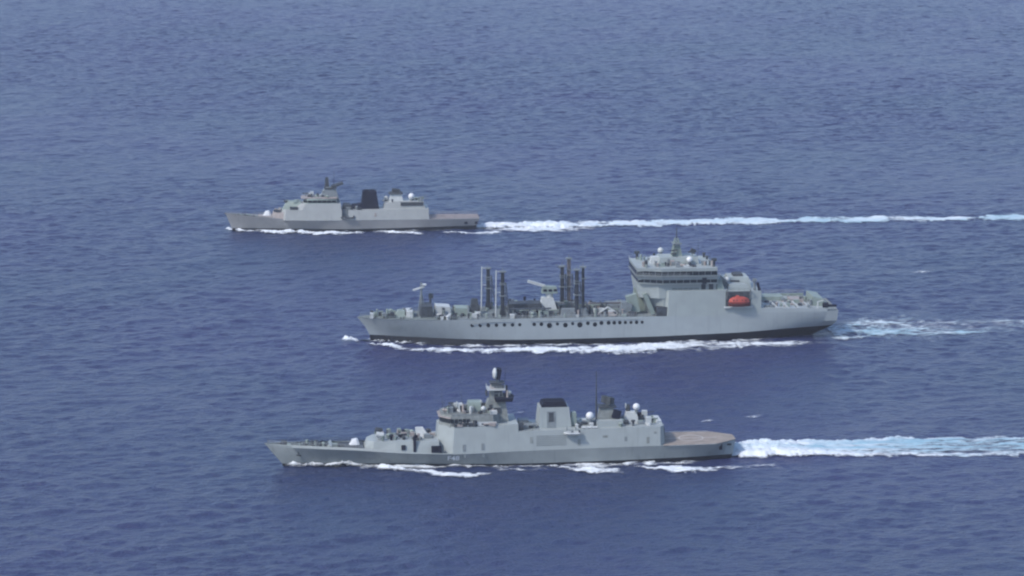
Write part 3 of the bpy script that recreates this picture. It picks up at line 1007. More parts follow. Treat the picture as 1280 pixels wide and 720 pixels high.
# row of dark openings along the side
for i, px in enumerate((587, 597, 607, 617, 627, 637, 646, 664, 673, 683, 693, 703, 712, 721, 731, 740, 748, 757, 764, 771, 778, 785, 792, 799)):
    x = (px - 748) / 3.418
    big = px in (683, 703, 721, 740)
    z = 7.6 if not big else 7.1
    r = .95 if big else .68
    MB().tube((x, -(H2.side(x, z) - .3), z), (x, -(H2.side(x, z) + .06), z), r * random.uniform(.85, 1.1), n=10).build('side_port', M['boot'], tk)
for x0, x1 in ((-48, -32), (-26, 14)):
    MB().add([(x, -(H2.side(x, z) + .05), z) for z in (8.75, 8.95) for x in (x0, x1)], [(0, 1, 3, 2)]).box(x0, x1, -(12.48), -12.3, 8.7, 8.95).build('rubbing_strake', M['tanker_hull'], tk)

# aft superstructure, flush with the hull side
ZS = 18.9
st = [(21.2, 22.2, 5.0, 4.6, 9.4, ZS), (24.4, 24.8, 12.2, 12.1, 9.4, ZS)]
for x in (30, 36, 42, 46.2):
    st.append((x, x, 12.28, 12.18, 9.4, ZS))
house = MB().block(st).build('superstructure', M['tanker_house'], tk)
# the front bulkhead above the main deck: forward part is narrower and higher
aft = MB().block([(46.1, 46.1, 12.26, 12.1, 9.6, 18.5), (54.9, 54.9, 12.28, 12.1, 9.6, 18.4), (55.0, 55.0, 12.28, 12.1, 9.6, 18.3), (58.8, 58.8, 12.28, 12.1, 9.6, 18.0)])
aft.build('superstructure', M['tanker_house'], tk)
# tiers under the bridge
t1 = MB().block([(14.5, 13.6, 7.5, 7.8, ZS - 3, 21.4), (21.5, 21.0, 10.6, 10.8, ZS - 3, 21.4), (42.4, 42.4, 10.8, 10.8, ZS - 3, 21.4)]).build('accommodation_tier', M['tanker_house'], tk)
t2 = MB().block([(14.2, 13.6, 9.2, 9.4, 21.3, 24.2), (22.6, 22.2, 12.3, 12.4, 21.3, 24.2), (42.6, 42.6, 12.4, 12.4, 21.3, 24.2)]).build('accommodation_tier', M['tanker_house'], tk)
t3 = MB().block([(13.8, 13.0, 9.6, 9.9, 24.1, 27.2), (22.3, 21.7, 12.6, 12.8, 24.1, 27.2), (42.4, 42.4, 12.8, 12.8, 24.1, 27.2)]).build('bridge', M['tanker_house'], tk)
lo = MB().block([(18.0, 16.2, 5.0, 7.3, 9.4, ZS - 2.9), (24.0, 22.6, 10.0, 10.4, 9.4, ZS - 2.9), (30.5, 30.5, 10.2, 10.4, 9.4, ZS - 2.9)]).build('front_bulkhead', M['tanker_house'], tk)

def win_band(parent, pts, z0, z1, n, name='window', mat='glass', o_=.07, gap=.06):
    """windows along the polyline pts (x, y) of the port side, mirrored by symmetry when y changes sign"""
    for (p, q), k in zip(zip(pts[:-1], pts[1:]), n):
        for i in range(k):
            t0, t1 = (i + gap) / k, (i + 1 - gap) / k
            a = (p[0] + (q[0] - p[0]) * t0, p[1] + (q[1] - p[1]) * t0)
            b_ = (p[0] + (q[0] - p[0]) * t1, p[1] + (q[1] - p[1]) * t1)
            nx, ny = (q[1] - p[1]), -(q[0] - p[0])
            L = math.hypot(nx, ny)
            nx, ny = nx / L * o_, ny / L * o_
            if nx * -1 + ny * -1 < 0 and not (ny < 0):
                nx, ny = -nx, -ny
            MB().add([(a[0] + nx, a[1] + ny, z0), (b_[0] + nx, b_[1] + ny, z0), (b_[0] + nx, b_[1] + ny, z1), (a[0] + nx, a[1] + ny, z1)], [(0, 1, 2, 3)]).build(name, M[mat], parent)

win_band(t3, [(13.3, 9.5), (13.3, -9.5), (21.95, -12.65), (42.3, -12.78)], 24.7, 26.15, (10, 4, 9), 'bridge_window', gap=.03, o_=.22)
win_band(t2, [(13.8, 9.0), (13.8, -9.0), (22.4, -12.35), (42.4, -12.42)], 21.85, 23.0, (10, 4, 8), 'window', gap=.04, o_=.22)
win_band(t1, [(26.0, -10.85), (36.0, -10.85)], 19.1, 19.7, (5,), 'window', 'mid', gap=.05)
for x in (37.6, 40.4, 43.2):
    MB().box(x - .8, x + .8, -10.95, -10.7, 19.0, 21.0).build('side_door', M['dark'], t1)
MB().box(36.9, 38.5, -12.55, -12.2, 21.4, 23.6).build('side_door', M['black'], t2)
for z, p in ((27.2, [(13.0, 9.9), (13.0, -9.9), (21.6, -12.8), (42.4, -12.8)]), (24.25, [(13.2, -9.8), (21.8, -12.9), (43.4, -12.9)])):
    MB().rail([(x, y, z) for x, y in p], r=.05).build('railing', M['rail'], t3)
MB().prism([(12.8, -9.9), (12.8, 9.9), (21.6, 13.1), (43.2, 13.1), (43.2, -13.1), (21.6, -13.1)], 24.1, 24.3).build('bridge_walkway', M['mid'], t3)
# roof fittings
ZR = 27.2
rm = MB().block([(22, 22.6, 4.5, 4.0, ZR - .1, ZR + 2.6), (37, 36.5, 4.5, 4.0, ZR - .1, ZR + 2.6)]).build('monkey_island', M['tanker_house'], tk)
mm = lattice(MB(), 29.2, 0, ZR + 2.5, 36.2, 3.6, 1.2, 5, .15)
mm.block([(27.4, 28.2, 1.7, .8, ZR + 2.4, 33.4), (31.0, 30.2, 1.7, .8, ZR + 2.4, 33.4)])
mm = mm.build('main_mast', M['green'], tk)
MB().tube((29.2, 0, 36), (29.2, 0, 40.4), .22, .12, 6).build('topmast', M['dark'], mm)
MB().cbox((29.2, 0, 34.4), (3.4, 4.6, .25)).build('mast_platform', M['mid'], mm)
MB().tube((29.2, -4.5, 35.2), (29.2, 4.5, 35.2), .1, n=5).build('yardarm', M['mid'], mm)
nav_radar(mm, 28.0, -2.4, 31.0, 3.0, 'dark', .5, ped=.8)
MB().box(26.8, 28.6, -3.4, -1.4, 30.8, 31.0).build('mast_platform', M['dark'], mm)
nav_radar(tk, 34.6, -2.6, ZR + 2.6, 3.4, 'dark', .3, 1.4)
MB().cbox((34.9, -2.6, ZR + 4.6), (1.8, 1.6, 1.6), ry=.4).build('searchlight_platform', M['dark'], rm)
MB().block([(19.4, 19.8, 1.7, 1.4, ZR, ZR + 2.4), (23.2, 22.9, 1.7, 1.4, ZR, ZR + 2.4)]).build('roof_locker', M['light'], tk)
radome(tk, 33.2, -5.6, ZR + 2.0, 1.15, 'white', 1.0)
radome(tk, 24.2, 5.5, ZR + 3.6, 1.1, 'light', 2.4)
for x, y in ((15.8, 8.2), (41.6, -9.5)):
    MB().tube((x, y, ZR), (x, y, ZR + 2.2), .45, n=8).cbox((x, y, ZR + 2.5), (1.8, 1.4, 1.0)).build('signal_lamp_stand', M['dark'], tk)
clutter(tk, 16.5, 42, -10.5, -5.2, ZR, 30, 51, ['mid', 'green', 'light', 'tan', 'dark', 'black'], 1.9)
clutter(tk, 16, 42, 5, 10, ZR, 12, 52, ['mid', 'green', 'dark'], 1.7)
for x, y, h_ in ((17, -9, 5), (40, -8, 5), (38, 6, 7), (24, 7, 6)):
    whip(tk, x, y, ZR, h_, (.4, 0))
# slanted stair/duct behind the bridge and the funnel
MB().block([(42.6, 42.6, 11.4, 11.2, ZS - .1, 22.6), (45.2, 44.2, 11.4, 11.2, ZS - .1, 22.6)]).build('aft_tier', M['green'], tk)
fn = MB().block([(47.0, 48.2, 5.2, 4.2, 18.2, 22.0), (56.4, 55.4, 5.2, 4.2, 18.0, 22.0)]).build('funnel', M['tanker_house'], tk)
MB().block([(50.0, 50.3, 2.4, 2.2, 21.9, 22.9), (53.8, 53.4, 2.4, 2.2, 21.9, 22.9)]).build('funnel_cap', M['dark'], fn)
MB().cbox((50.2, -4.9, 20.6), (3.2, .5, .9), rx=-.22).build('funnel_grille', M['dark'], fn)
MB().block([(46.6, 47.2, 10.2, 9.8, 18.2, 20.6), (55.4, 54.0, 10.2, 9.8, 18.0, 20.2)]).build('funnel_deckhouse', M['tanker_house'], tk)
radome(tk, 46.8, -8.0, 22.0, 1.0, 'light', 1.2)
MB().tube((56.6, -10, 18.2), (56.6, -10, 22.2), .5, .35).cbox((56.6, -10, 22.0), (1.4, 1.2, 1.0)).build('deck_crane_post', M['mid'], tk)
MB().cbox((58.0, -10.2, 19.6), (.9, .9, 3.0), ry=-.25).build('stowed_davit', M['black'], tk)
MB().rail([(46.4, -12.0, 18.5), (58.6, -12.0, 18.1)]).build('railing', M['dark'], tk)
# lifeboat bay
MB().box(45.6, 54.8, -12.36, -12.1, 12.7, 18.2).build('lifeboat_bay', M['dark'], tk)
MB().box(45.0, 55.4, -13.2, -12.3, 12.3, 12.75).build('lifeboat_shelf', M['light'], tk)
for x in (46.0, 54.6):
    MB().tube((x, -12.3, 18.4), (x, -13.8, 19.2), .22, n=6).tube((x, -12.3, 15.4), (x, -13.6, 19.0), .14, n=5).tube((x, -13.8, 19.2), (x + (.6 if x < 50 else -.6), -13.9, 17.0), .06, n=4).build('lifeboat_davit', M['mid'], tk)
lb = empty('lifeboat', to_world(P2, A2, (50.3, -13.9, 12.9), S2), A2, 'enclosed orange-red lifeboat hanging in its dark bay on the side of the supply tanker', 'lifeboat')
def boat_ring(xs_, f):
    return MB().block([f(x) for x in xs_])
LBX = np.linspace(-3.9, 3.9, 13)
bm_ = MB()
for lo_, hi_, w0, w1 in ((1.2, 1.9, 1.2, 1.5),):
    bm_.block([(x, x, w0 * max(.12, (1 - abs(x / 4.0) ** 2.6)), w1 * max(.12, (1 - abs(x / 4.0) ** 3.2)), lo_ + .6 * abs(x / 4) ** 3, hi_ + .15 * abs(x / 4) ** 2) for x in LBX])
bm_.build('hull', M['orange'], lb, True)
MB().block([(x, x, .35 * max(.12, (1 - abs(x / 4.0) ** 2.6)), 1.2 * max(.12, (1 - abs(x / 4.0) ** 3.2)), .35 + .6 * abs(x / 4) ** 3, 1.21 + .15 * abs(x / 4) ** 2) for x in LBX]).build('bottom', M['dark_red'], lb, True)
MB().block([(x, x, 1.46 * max(.1, (1 - abs(x / 3.9) ** 3)), 1.0 * max(.08, (1 - abs(x / 3.7) ** 4)), 1.95, 3.6 - 1.1 * abs(x / 3.9) ** 3) for x in np.linspace(-3.6, 3.6, 11)]).build('canopy', M['orange'], lb, True)
MB().box(-1.3, .1, -.75, .75, 3.5, 4.1, tx=.2, ty=.15).build('steering_cupola', M['orange'], lb)
MB().block([(x, x, .2 * (1.05 - abs(x / 4) ** 3), .45 * (1.05 - abs(x / 4) ** 3), .05 + .5 * abs(x / 4) ** 3, .42 + .6 * abs(x / 4) ** 3) for x in LBX]).build('keel', M['dark_red'], lb)
MB().box(-3.7, 3.7, -1.56, -1.42, 1.8, 1.98).build('fender_strip', M['dark_red'], lb)
for x in (-2.2, -1.0, .9, 2.1):
    MB().cbox((x, -1.30, 2.6), (.5, .14, .3), rx=-.3).build('side_window', M['black'], lb)

# stern gallery: openings with machinery behind, flat deck above
MB().block([(58.7, 58.7, 12.28, 12.2, 10.0, 11.9), (66, 66, 12.25, 12.15, 10.0, 11.8), (78, 78, 12.0, 11.9, 10.1, 11.4), (83.5, 83.5, 11.8, 11.7, 10.1, 11.0)]).build('stern_bulwark', M['tanker_hull'], tk)
MB().box(58.7, 79.0, 11.4, 11.9, 10.1, 12.6).build('stern_bulwark', M['green'], tk)
MB().box(59.5, 70.0, 2.0, 9.0, 10.1, 13.2, tx=.4, ty=.3).build('stern_deckhouse', M['green'], tk)
MB().box(71.5, 77.0, -1.0, 6.0, 10.1, 12.6, tx=.4, ty=.3).build('stern_deckhouse', M['tan'], tk)
for i in range(5):
    x = 60.5 + i * 3.9
    MB().tube((x - 1.2, -9.6, 13.4), (x + 1.4, -10.2, 10.9), .32, n=6).build('cargo_derrick', M['light'], tk)
clutter(tk, 59.5, 79, -10.8, 1, 10.2, 60, 61, ['green', 'mid', 'tan', 'light', 'dark', 'green'], 3.0)
clutter(tk, 60, 78, 1, 10.5, 10.2, 16, 62, ['tan', 'mid', 'green'], 3.2)
MB().rail([(58.9, 11.6, 12.6), (79.0, 11.6, 12.6)], h=1.2, r=.06).build('deck_railing', M['tan'], tk)
MB().rail([(80, -11.4, 10.3), (87.0, -11.3, 10.35)], r=.06).build('stern_railing', M['rail'], tk)
MB().block([(78.9, 79.1, 7, 6.5, 10.2, 14.6), (83.6, 83.0, 7, 6.5, 10.2, 13.8)]).build('winch_house', M['green'], tk)
MB().tube((82.0, -10.4, 12.2), (83.9, -10.4, 12.2), 1.0, n=12).box(83.5, 87.0, -11, -9.8, 11.6, 12.3).build('mooring_winch', M['black'], tk)
MB().tube((80.0, -11, 10.2), (80.0, -11, 13.6), .25).tube((80, -11, 13.6), (82, -11.4, 14.2), .15).build('mooring_davit', M['light'], tk)

# replenishment masts
def ras_mast(x, y, zt, col='dark', thin=True, name='replenishment_mast', w=.74):
    zb = zf2(x)
    o = MB().box(x - w, x + w, y - .8, y + .8, zb, zt, tx=w * .22, ty=.15).box(x - w * 1.5, x + w * 1.5, y - 1.1, y + 1.1, zb, zb + 2.4, tx=.3, ty=.2).build(name, M[col], tk)
    MB().cbox((x, y, zt + .2), (2.2, 2.0, .5)).build('mast_head', M['mid'], o)
    MB().cbox((x + .05, y, zt - 4), (2.0, 1.9, .3)).build('mast_collar', M['mid'], o)
    MB().tube((x, y, zt), (x, y, zt + 2.0), .12, .06, 5).build('mast_aerial', M['mid'], o)
    if thin:
        MB().tube((x - 2.5, y, zb), (x - 2.3, y, zt + .8), .26, .2, 8).tube((x - 2.3, y, zt + .2), (x, y, zt + .2), .16, n=6).tube((x - 2.4, y, zb + 9), (x, y, zb + 9), .12, n=5).build('mast_stay_post', M['light'], o)
    for s in (-1, 1):
        MB().tube((x, y + s * .4, zt - .4), (x + s, y + s * 5.5, zb + .3), .08, n=4).build('mast_wire', M['dark'], o)
    return o
ras_mast(-35.6, -7.5, 26.2, 'mast_dark')
ras_mast(-39.4, 7.5, 24.8, 'mast_dark')
ras_mast(-8.6, -8.5, 26.6, 'mast_dark', False)
ras_mast(-12.0, 7.5, 25.0, 'mast_dark', False)
ras_mast(-6.2, -7.6, 27.4, 'mast_dark', False, w=.5)
ras_mast(-9.5, 7.9, 27.8, 'soot_tan', False, w=.75)
MB().box(-14.5, -4.5, -9.5, -6.5, 9.6, 12.4, tx=.5, ty=.3).build('mast_house', M['mid'], tk)
MB().box(-15.5, -6.5, 5.5, 9.5, 9.6, 12.0, tx=.5, ty=.3).build('mast_house', M['mid'], tk)
for xx in (-12.0,):
    MB().tube((xx, 7.7, 23.6), (xx + (2.5 if xx < -12 else -2.5), 7.7, 26.0), .14, n=5).build('mast_crossbar', M['mid'], tk)
for x_, y_ in ((-35.6, -7.5), (-39.4, 7.5), (-8.6, -8.5), (-12.0, 7.5), (-9.5, 7.9)):
    MB().tube((x_ + 1.1, y_ - .9, 10), (x_ + 1.1, y_ - .9, 22.5), .16, n=6).tube((x_ + 1.1, y_ - .9, 22.5), (x_ + 2.4, y_ - 1.6, 12.0), .12, n=6).build('hanging_hose', M['dark'], tk, True)
    MB().box(x_ - 1.3, x_ + 1.3, y_ - 1.4, y_ + 1.2, 17.4, 17.7).box(x_ - 1.1, x_ + 1.1, y_ - 1.2, y_ + 1.0, 21.6, 21.85).build('mast_gallery', M['mid'], tk)
    MB().tube((x_ + .9, y_, 18.5), (x_ + 3.4, y_ + .2, 10.2), .10, n=5).build('mast_brace', M['dark'], tk)
MB().tube((-8.6, -8.2, 25.3), (-6.2, -7.6, 25.3), .14, n=5).build('mast_crossbar', M['mid'], tk)

# forecastle
clutter(tk, -83, -67, -3.6, 3.6, 0, 32, 71, ['green', 'dark', 'mid', 'light', 'green'], 2.6, zf=zf2)
for x in (-82, -78, -72):
    for s in (-1, 1):
        bollard(tk, x, s * (H2.at(4, x)[0] - 1.6), zf2(x))
for s in (-1, 1):
    MB().tube((-75.5, s * 2.6 - .9, zf2(-75) + 1.2), (-75.5, s * 2.6 + .9, zf2(-75) + 1.2), .95, n=14).box(-76.6, -74.4, s * 2.6 - 1.3, s * 2.6 + 1.3, zf2(-75), zf2(-75) + .5).build('anchor_windlass', M['dark' if s < 0 else 'green'], tk, True)
MB().box(-70.5, -67.5, -3.5, 3.5, 9.2, 11.6, tx=.4, ty=.3).build('forward_deckhouse', M['light'], tk)
MB().block([(-74.5, -73.2, 2.4, 1.8, 9.2, 11.5), (-70.6, -70.8, 2.6, 2.0, 9.2, 11.5)]).build('forward_deckhouse', M['green'], tk)
fm = MB().tube((-64.6, 0, 9.3), (-64.6, 0, 21.6), .5, .3, 8).tube((-66.0, 0, 9.3), (-64.8, 0, 17.5), .18, n=5).tube((-63.0, 0, 9.3), (-64.4, 0, 17.5), .18, n=5).build('foremast', M['mid'], tk)
MB().cbox((-65.5, 0, 19.4), (4.6, 1.0, .5), ry=-.3).cbox((-63.6, 0, 20.8), (1.6, 2.8, .3)).build('mast_arm', M['light'], fm)
MB().tube((-61.2, 1.5, 9.3), (-61.2, 1.5, 16.4), .4, n=8).cbox((-61.0, 1.5, 16.2), (1.6, 1.4, 1.7)).build('lamp_post', M['dark'], tk)
MB().box(-65.2, -60.6, -5.2, 3, 9.3, 13.6, tx=.3).build('winch_cabin', M['dark'], tk)
MB().block([(-59.8, -59.7, 3.0, 3.0, 9.3, 13.4), (-54.2, -54.3, 3.0, 3.0, 9.3, 12.8)]).build('pale_deckhouse', M['light'], tk)
MB().block([(-52.6, -52.4, 3.4, 3.2, 9.4, 12.4), (-47.4, -47.5, 3.4, 3.2, 9.4, 12.2)]).build('machinery_house', M['green'], tk)
kp = MB().block([(-47.2, -46.2, 1.6, .9, 9.4, 15.2), (-42.8, -44.2, 1.6, .9, 9.4, 15.2)]).build('hose_saddle', M['dark'], tk)
clutter(tk, -60, -32, -10.8, -5.8, 0, 36, 72, ['green', 'dark', 'mid', 'light', 'dark'], 1.9, zf=zf2)
clutter(tk, -60, -32, 4, 10.5, 0, 16, 73, ['green', 'dark', 'mid', 'dark'], 2.2, zf=zf2)
# cargo deck piping and manifolds
pp = []
for i, y in enumerate((-6.0, -5.0, -4.0, 4.0, 5.2)):
    MB().tube((-33, y, 10.8 + (i % 2) * .5), (13, y, 10.6 + (i % 2) * .5), .26, n=8).build('cargo_pipe', M['green' if i % 2 else 'mid'], tk, True)
for i in range(8):
    x = -31 + i * 5.5
    MB().box(x - .2, x + .2, -6.8, 6.2, 9.7, 12.2).build('pipe_rack', M['dark'], tk)
for i, x in enumerate((-31, -28, -22, -3, 1.5, 5)):
    MB().tube((x, -10.4, 9.7), (x, -10.4, 11.2), .55, n=10).tube((x, -10.4, 11.0), (x, -6, 11.0), .2, n=6).build('cargo_hatch', M['dark' if i % 2 else 'mid'], tk, True)
MB().box(-33, -20.5, -3.2, 3.5, 9.7, 13.4, tx=.3, ty=.2).build('cargo_deckhouse', M['dark'], tk)
MB().box(-33, -18, -9.6, -8.0, 12.6, 12.9).build('catwalk', M['dark'], tk)
for x in (-32, -25.5, -19):
    MB().box(x - .15, x + .15, -9.5, -9.2, 9.7, 12.6).build('catwalk_post', M['mid'], tk)
clutter(tk, -32, -16, -11, -6.5, 0, 34, 74, ['dark', 'green', 'black', 'mid'], 2.2, zf=zf2)
clutter(tk, -14, 13, -11, -5.5, 0, 42, 75, ['tan', 'green', 'mid', 'light', 'dark', 'dark'], 2.4, zf=zf2)
clutter(tk, -14, 13, 3.5, 10, 0, 28, 76, ['tan', 'green', 'mid', 'dark'], 3.2, zf=zf2)
clutter(tk, -32, -15, 3, 10, 0, 24, 77, ['dark', 'green', 'mid', 'black'], 3.6, zf=zf2)
clutter(tk, -60, -45, -6, 4, 0, 18, 78, ['dark', 'green', 'mid', 'light'], 3.4, zf=zf2)
# midship crane
cr = MB().block([(-21.6, -20.4, 2.2, 1.6, 9.6, 15.2), (-14.6, -16.4, 2.2, 1.6, 9.6, 15.2)]).tube((-17.6, 0, 15.0), (-17.6, 0, 17.2), 1.4, 1.3, 14).build('deck_crane', M['light'], tk)
MB().block([(-20.6, -20.2, 1.6, 1.4, 16.8, 19.4), (-14.6, -15.2, 1.6, 1.3, 16.8, 19.2)]).build('crane_cab', M['green'], cr)
for i in range(3):
    MB().cbox((-19.4 + i * 1.9, -1.62, 18.0), (1.2, .16, .8)).build('cab_window', M['black'], cr)
MB().cbox((-22.4, 0, 20.3), (6.6, 1.2, 1.0), ry=.30).build('crane_boom', M['light'], cr)
MB().box(3, 12, -4, 4, 9.6, 12.6, tx=.3).build('pump_room', M['mid'], tk)
MB().box(-3, 9, -2.5, -1, 12.8, 13.1).build('catwalk', M['soot_tan'], tk)
MB().tube((-.5, -7.4, 10.2), (3.0, -7.0, 12.4), .3, n=8).tube((3.0, -7.0, 12.4), (6.5, -7.0, 10.0), .3, n=8).build('fuel_hose', M['light'], tk, True)
# folded hose rig in front of the superstructure
MB().block([(12.6, 13.6, 1.6, 1.2, 9.6, 18.0), (20.0, 17.2, 2.0, 1.4, 9.6, 18.4)]).build('hose_rig', M['green'], tk)
MB().cbox((12.2, -6.8, 13.5), (3.8, 3.0, 6.6), ry=-.25).cbox((17.8, -8.5, 13.8), (1.6, 3.0, 8.2), ry=-.40).build('hose_rig', M['green'], tk)
MB().cbox((9.4, -8.2, 12.2), (4.0, 2.6, 4.0), ry=.2).build('winch_cabin', M['mid'], tk)
MB().box(20.2, 24.6, -11.6, -8.6, 9.6, 12.8, tx=.2).build('side_locker', M['dark'], tk)
MB().rail([(x, -(H2.at(4, x)[0] - .15), zf2(x)) for x in np.linspace(-87, -52, 18)], r=.05).build('bow_railing', M['green'], tk)
MB().rail([(x, (H2.at(4, x)[0] - .15), zf2(x)) for x in np.linspace(-87, -52, 18)], r=.05).build('bow_railing', M['green'], tk)
MB().rail([(x, -(H2.at(4, x)[0] - .15), zf2(x)) for x in np.linspace(-52, 20, 20)], r=.05).build('deck_railing', M['rail'], tk)
hull_text('A50', H2, -77.4, 5.0, 2.6, tk, M['tanker_house'])

tk.scale = (S2, S2, S2)

# ================================================================== SHIP 3: corvette in the distance
P3 = (-68.7, 1365.1, 0.0)
A3 = R(4.5)
cv = empty('corvette', P3, A3, 'farthest grey corvette with a black funnel and a forked mast, steaming left beyond the tanker', 'warship', 'grey naval ships sailing in formation')
H3 = Hull([
    dict(xs=-50, xe=46, hb=[(0, .02), (.3, 2.6), (.6, 3.5), (1, 1.5)], z=-3.5),
    dict(xs=-52, xe=52.6, hb=[(0, .05), (.1, 1.6), (.25, 3.7), (.45, 5.6), (.7, 5.9), (1, 4.6)], z=-.5),
    dict(xs=-52.4, xe=53.2, hb=[(0, .05), (.1, 1.0), (.25, 3.0), (.45, 5.4), (.7, 6.0), (1, 4.8)], z=[(0, 1.2), (.5, 1.0), (.8, 1.5), (1, 1.8)]),
    dict(xs=-54.6, xe=54.4, hb=[(0, .12), (.08, 2.6), (.2, 4.7), (.35, 6.2), (.5, 6.6), (.9, 6.5), (1, 5.8)], z=[(0, 6.9), (.1, 6.2), (.2, 5.8), (.3, 5.4), (.6, 5.2), (1, 5.0)]),
    dict(xs=-55.6, xe=54.4, hb=[(0, .12), (.08, 2.6), (.2, 4.6), (.35, 6.1), (.5, 6.5), (.9, 6.4), (1, 5.7)], z=[(0, 7.9), (.1, 6.9), (.2, 6.0), (.3, 5.5), (.6, 5.3), (1, 5.1)]),
])
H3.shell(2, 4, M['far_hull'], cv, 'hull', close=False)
H3.shell(0, 2, M['boot'], cv, 'boot_top')
H3.deckmesh(3, -54, 33, M['deck'], cv, 'foredeck', dz=.05)
f3 = H3.deckmesh(3, 32.9, 54.3, M['brown'], cv, 'flight_deck', dz=.10, inset=.1)
zf3 = lambda x: H3.at(3, x)[1]
MB().add([(x, y, zf3(x) + .12) for x, y in ((35, -.15), (51, -.15), (51, .15), (35, .15))], [(0, 1, 2, 3)]).build('deck_marking', M['line'], f3)
gun(cv, -37.2, 6.2, .85, 'white', 4.6)
MB().box(-41.0, -33.4, -3.4, 3.4, 5.8, 6.7, tx=.3, ty=.2).build('gun_base_deck', M['tan'], cv)
MB().block([(-35.2, -34.6, 3.0, 2.4, 5.5, 8.2), (-30.0, -30.0, 5.0, 4.2, 5.4, 8.4)]).build('launcher_deckhouse', M['tan'], cv)
s1 = side_block(H3, -31.6, -4.9, lambda x: 12.0 if x > -24.4 else 9.9 + (x + 31.6) * .05, .9, cham_f=(1.8, 2.6), slope=.6, n=2, level=3)
s1 = MB().block([(-31.6, -30.6, 3.2, 2.8, 5.2, 9.4), (-29.6, -28.9, 5.6, 5.0, 5.2, 9.6), (-20.0, -20.0, 6.3, 5.6, 5.1, 9.6), (-5.0, -5.0, 6.55, 5.8, 5.0, 9.6)]).build('superstructure', M['far_house'], cv)
s2 = MB().block([(-26.5, -22.4, 4.4, 3.4, 9.5, 12.2), (-22.0, -20.4, 5.55, 5.0, 9.5, 12.2), (-5.4, -5.4, 5.75, 5.2, 9.5, 12.2)]).build('superstructure', M['far_house'], cv)
MB().block([(-30.4, -28.6, 2.6, 1.8, 9.4, 12.8), (-22.6, -22.4, 4.2, 3.2, 9.4, 12.8)]).build('forward_launcher_house', M['green'], cv)
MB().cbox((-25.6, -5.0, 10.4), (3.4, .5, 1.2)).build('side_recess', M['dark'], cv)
b3 = MB().block([(-21.4, -20.6, 3.0, 2.6, 12.1, 14.3), (-19.6, -19.2, 4.8, 4.4, 12.1, 14.3), (-7.0, -7.4, 4.8, 4.4, 12.1, 14.3)]).build('bridge', M['green'], cv)
win_band(b3, [(-21.3, 2.7), (-21.3, -2.7), (-19.6, -4.6), (-7.4, -4.75)], 12.6, 13.6, (4, 2, 6), 'bridge_window', o_=.2, gap=.04)
MB().block([(-22.4, -22.0, 3.8, 3.8, 14.2, 14.6), (-7, -7, 4.9, 4.9, 14.2, 14.6)]).build('bridge_roof', M['tan'], cv)
director(cv, -17.6, 0, 14.5, 1.0, 'light')
nav_radar(cv, -20.4, 1, 14.5, 2.6, ped=1.0)
clutter(cv, -19, -8, -3.8, 3.8, 14.6, 22, 81, ['green', 'dark', 'tan', 'light'], 1.5)
m3 = MB().block([(-14.4, -11.8, 2.0, 1.1, 14.4, 18.8), (-5.6, -7.6, 2.0, 1.1, 12.1, 18.8)]).build('main_mast', M['mid'], cv)
MB().block([(-12.2, -11.8, .9, .7, 18.4, 22.9), (-10.2, -10.6, .9, .7, 18.4, 22.9)]).build('forward_horn', M['dark'], m3)
MB().cbox((-6.8, 0, 19.6), (5.2, 3.6, 1.0), ry=-.32).build('search_radar', M['dark'], m3)
MB().tube((-7.6, 0, 18.6), (-7.4, 0, 19.5), .5).build('radar_pedestal', M['dark'], m3)
MB().prism([(-12.4, -1.8), (-7, -1.8), (-7, 1.8), (-12.4, 1.8)], 18.2, 18.6).build('mast_platform', M['dark'], m3)
whip(m3, -8.2, 1.2, 18.7, 7.0, (.2, 0))
MB().cbox((-12.6, 0, 16.9), (1.4, 3.4, .3)).build('mast_platform', M['mid'], m3)
# boat bay and midship
s3 = MB().block([(-2.2, -2.2, 6.6, 5.8, 5.0, 9.3), (15, 15, 6.6, 5.9, 5.0, 9.4), (32.6, 32.4, 6.5, 5.8, 4.9, 9.6)]).build('hangar', M['far_house'], cv)
MB().block([(-5.1, -5.1, 4.2, 4.0, 5.0, 9.5), (-2.1, -2.1, 4.2, 4.0, 5.0, 9.4)]).build('boat_bay', M['mid'], cv)
rhib(to_world(P3, A3, (-2.6, -6.6, 5.6)), A3, 'small dark boat in the side bay of the farthest corvette, near its black funnel', 'dark', 5.5)
MB().cbox((9.4, -6.25, 7.3), (.8, .2, 1.6), rx=-.15).build('side_door', M['tan'], s3)
MB().box(32.45, 32.62, -4, 4, 5.4, 9.0).build('hangar_door', M['mid'], s3)
f3n = MB().block([(3.3, 4.2, 3.2, 2.5, 9.2, 16.9), (11.2, 10.0, 3.2, 2.5, 9.3, 16.9)]).build('funnel', M['black'], cv)
MB().box(4.9, 6.7, -1.2, 1.2, 16.8, 17.3).box(7.4, 9.2, -1.2, 1.2, 16.8, 17.3).build('exhaust_uptake', M['black'], f3n)
MB().block([(-2.0, -.6, 2.8, 2.4, 9.2, 10.8), (3.8, 3.8, 2.8, 2.4, 9.2, 11.4)]).build('funnel_casing', M['black'], cv)
MB().box(-4.6, -1.0, -3, 3, 9.3, 11.2, tx=.2).build('deck_locker', M['dark'], cv)
MB().rail([(-5, -5.6, 9.5), (3, -5.7, 9.35)], r=.06).build('deck_railing', M['dark'], cv)
MB().block([(13.0, 13.6, 4.4, 4.0, 9.2, 11.8), (20, 20, 4.8, 4.3, 9.3, 12.6), (31.0, 30.4, 4.8, 4.3, 9.4, 12.4)]).build('aft_deckhouse', M['far_house'], cv)
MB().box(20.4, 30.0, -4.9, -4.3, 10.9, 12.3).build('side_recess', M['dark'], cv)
tw = MB().block([(15.4, 16.4, 2.2, 1.7, 12.0, 15.6), (21.8, 20.8, 2.2, 1.7, 12.0, 15.6)]).build('aft_tower', M['light'], cv)
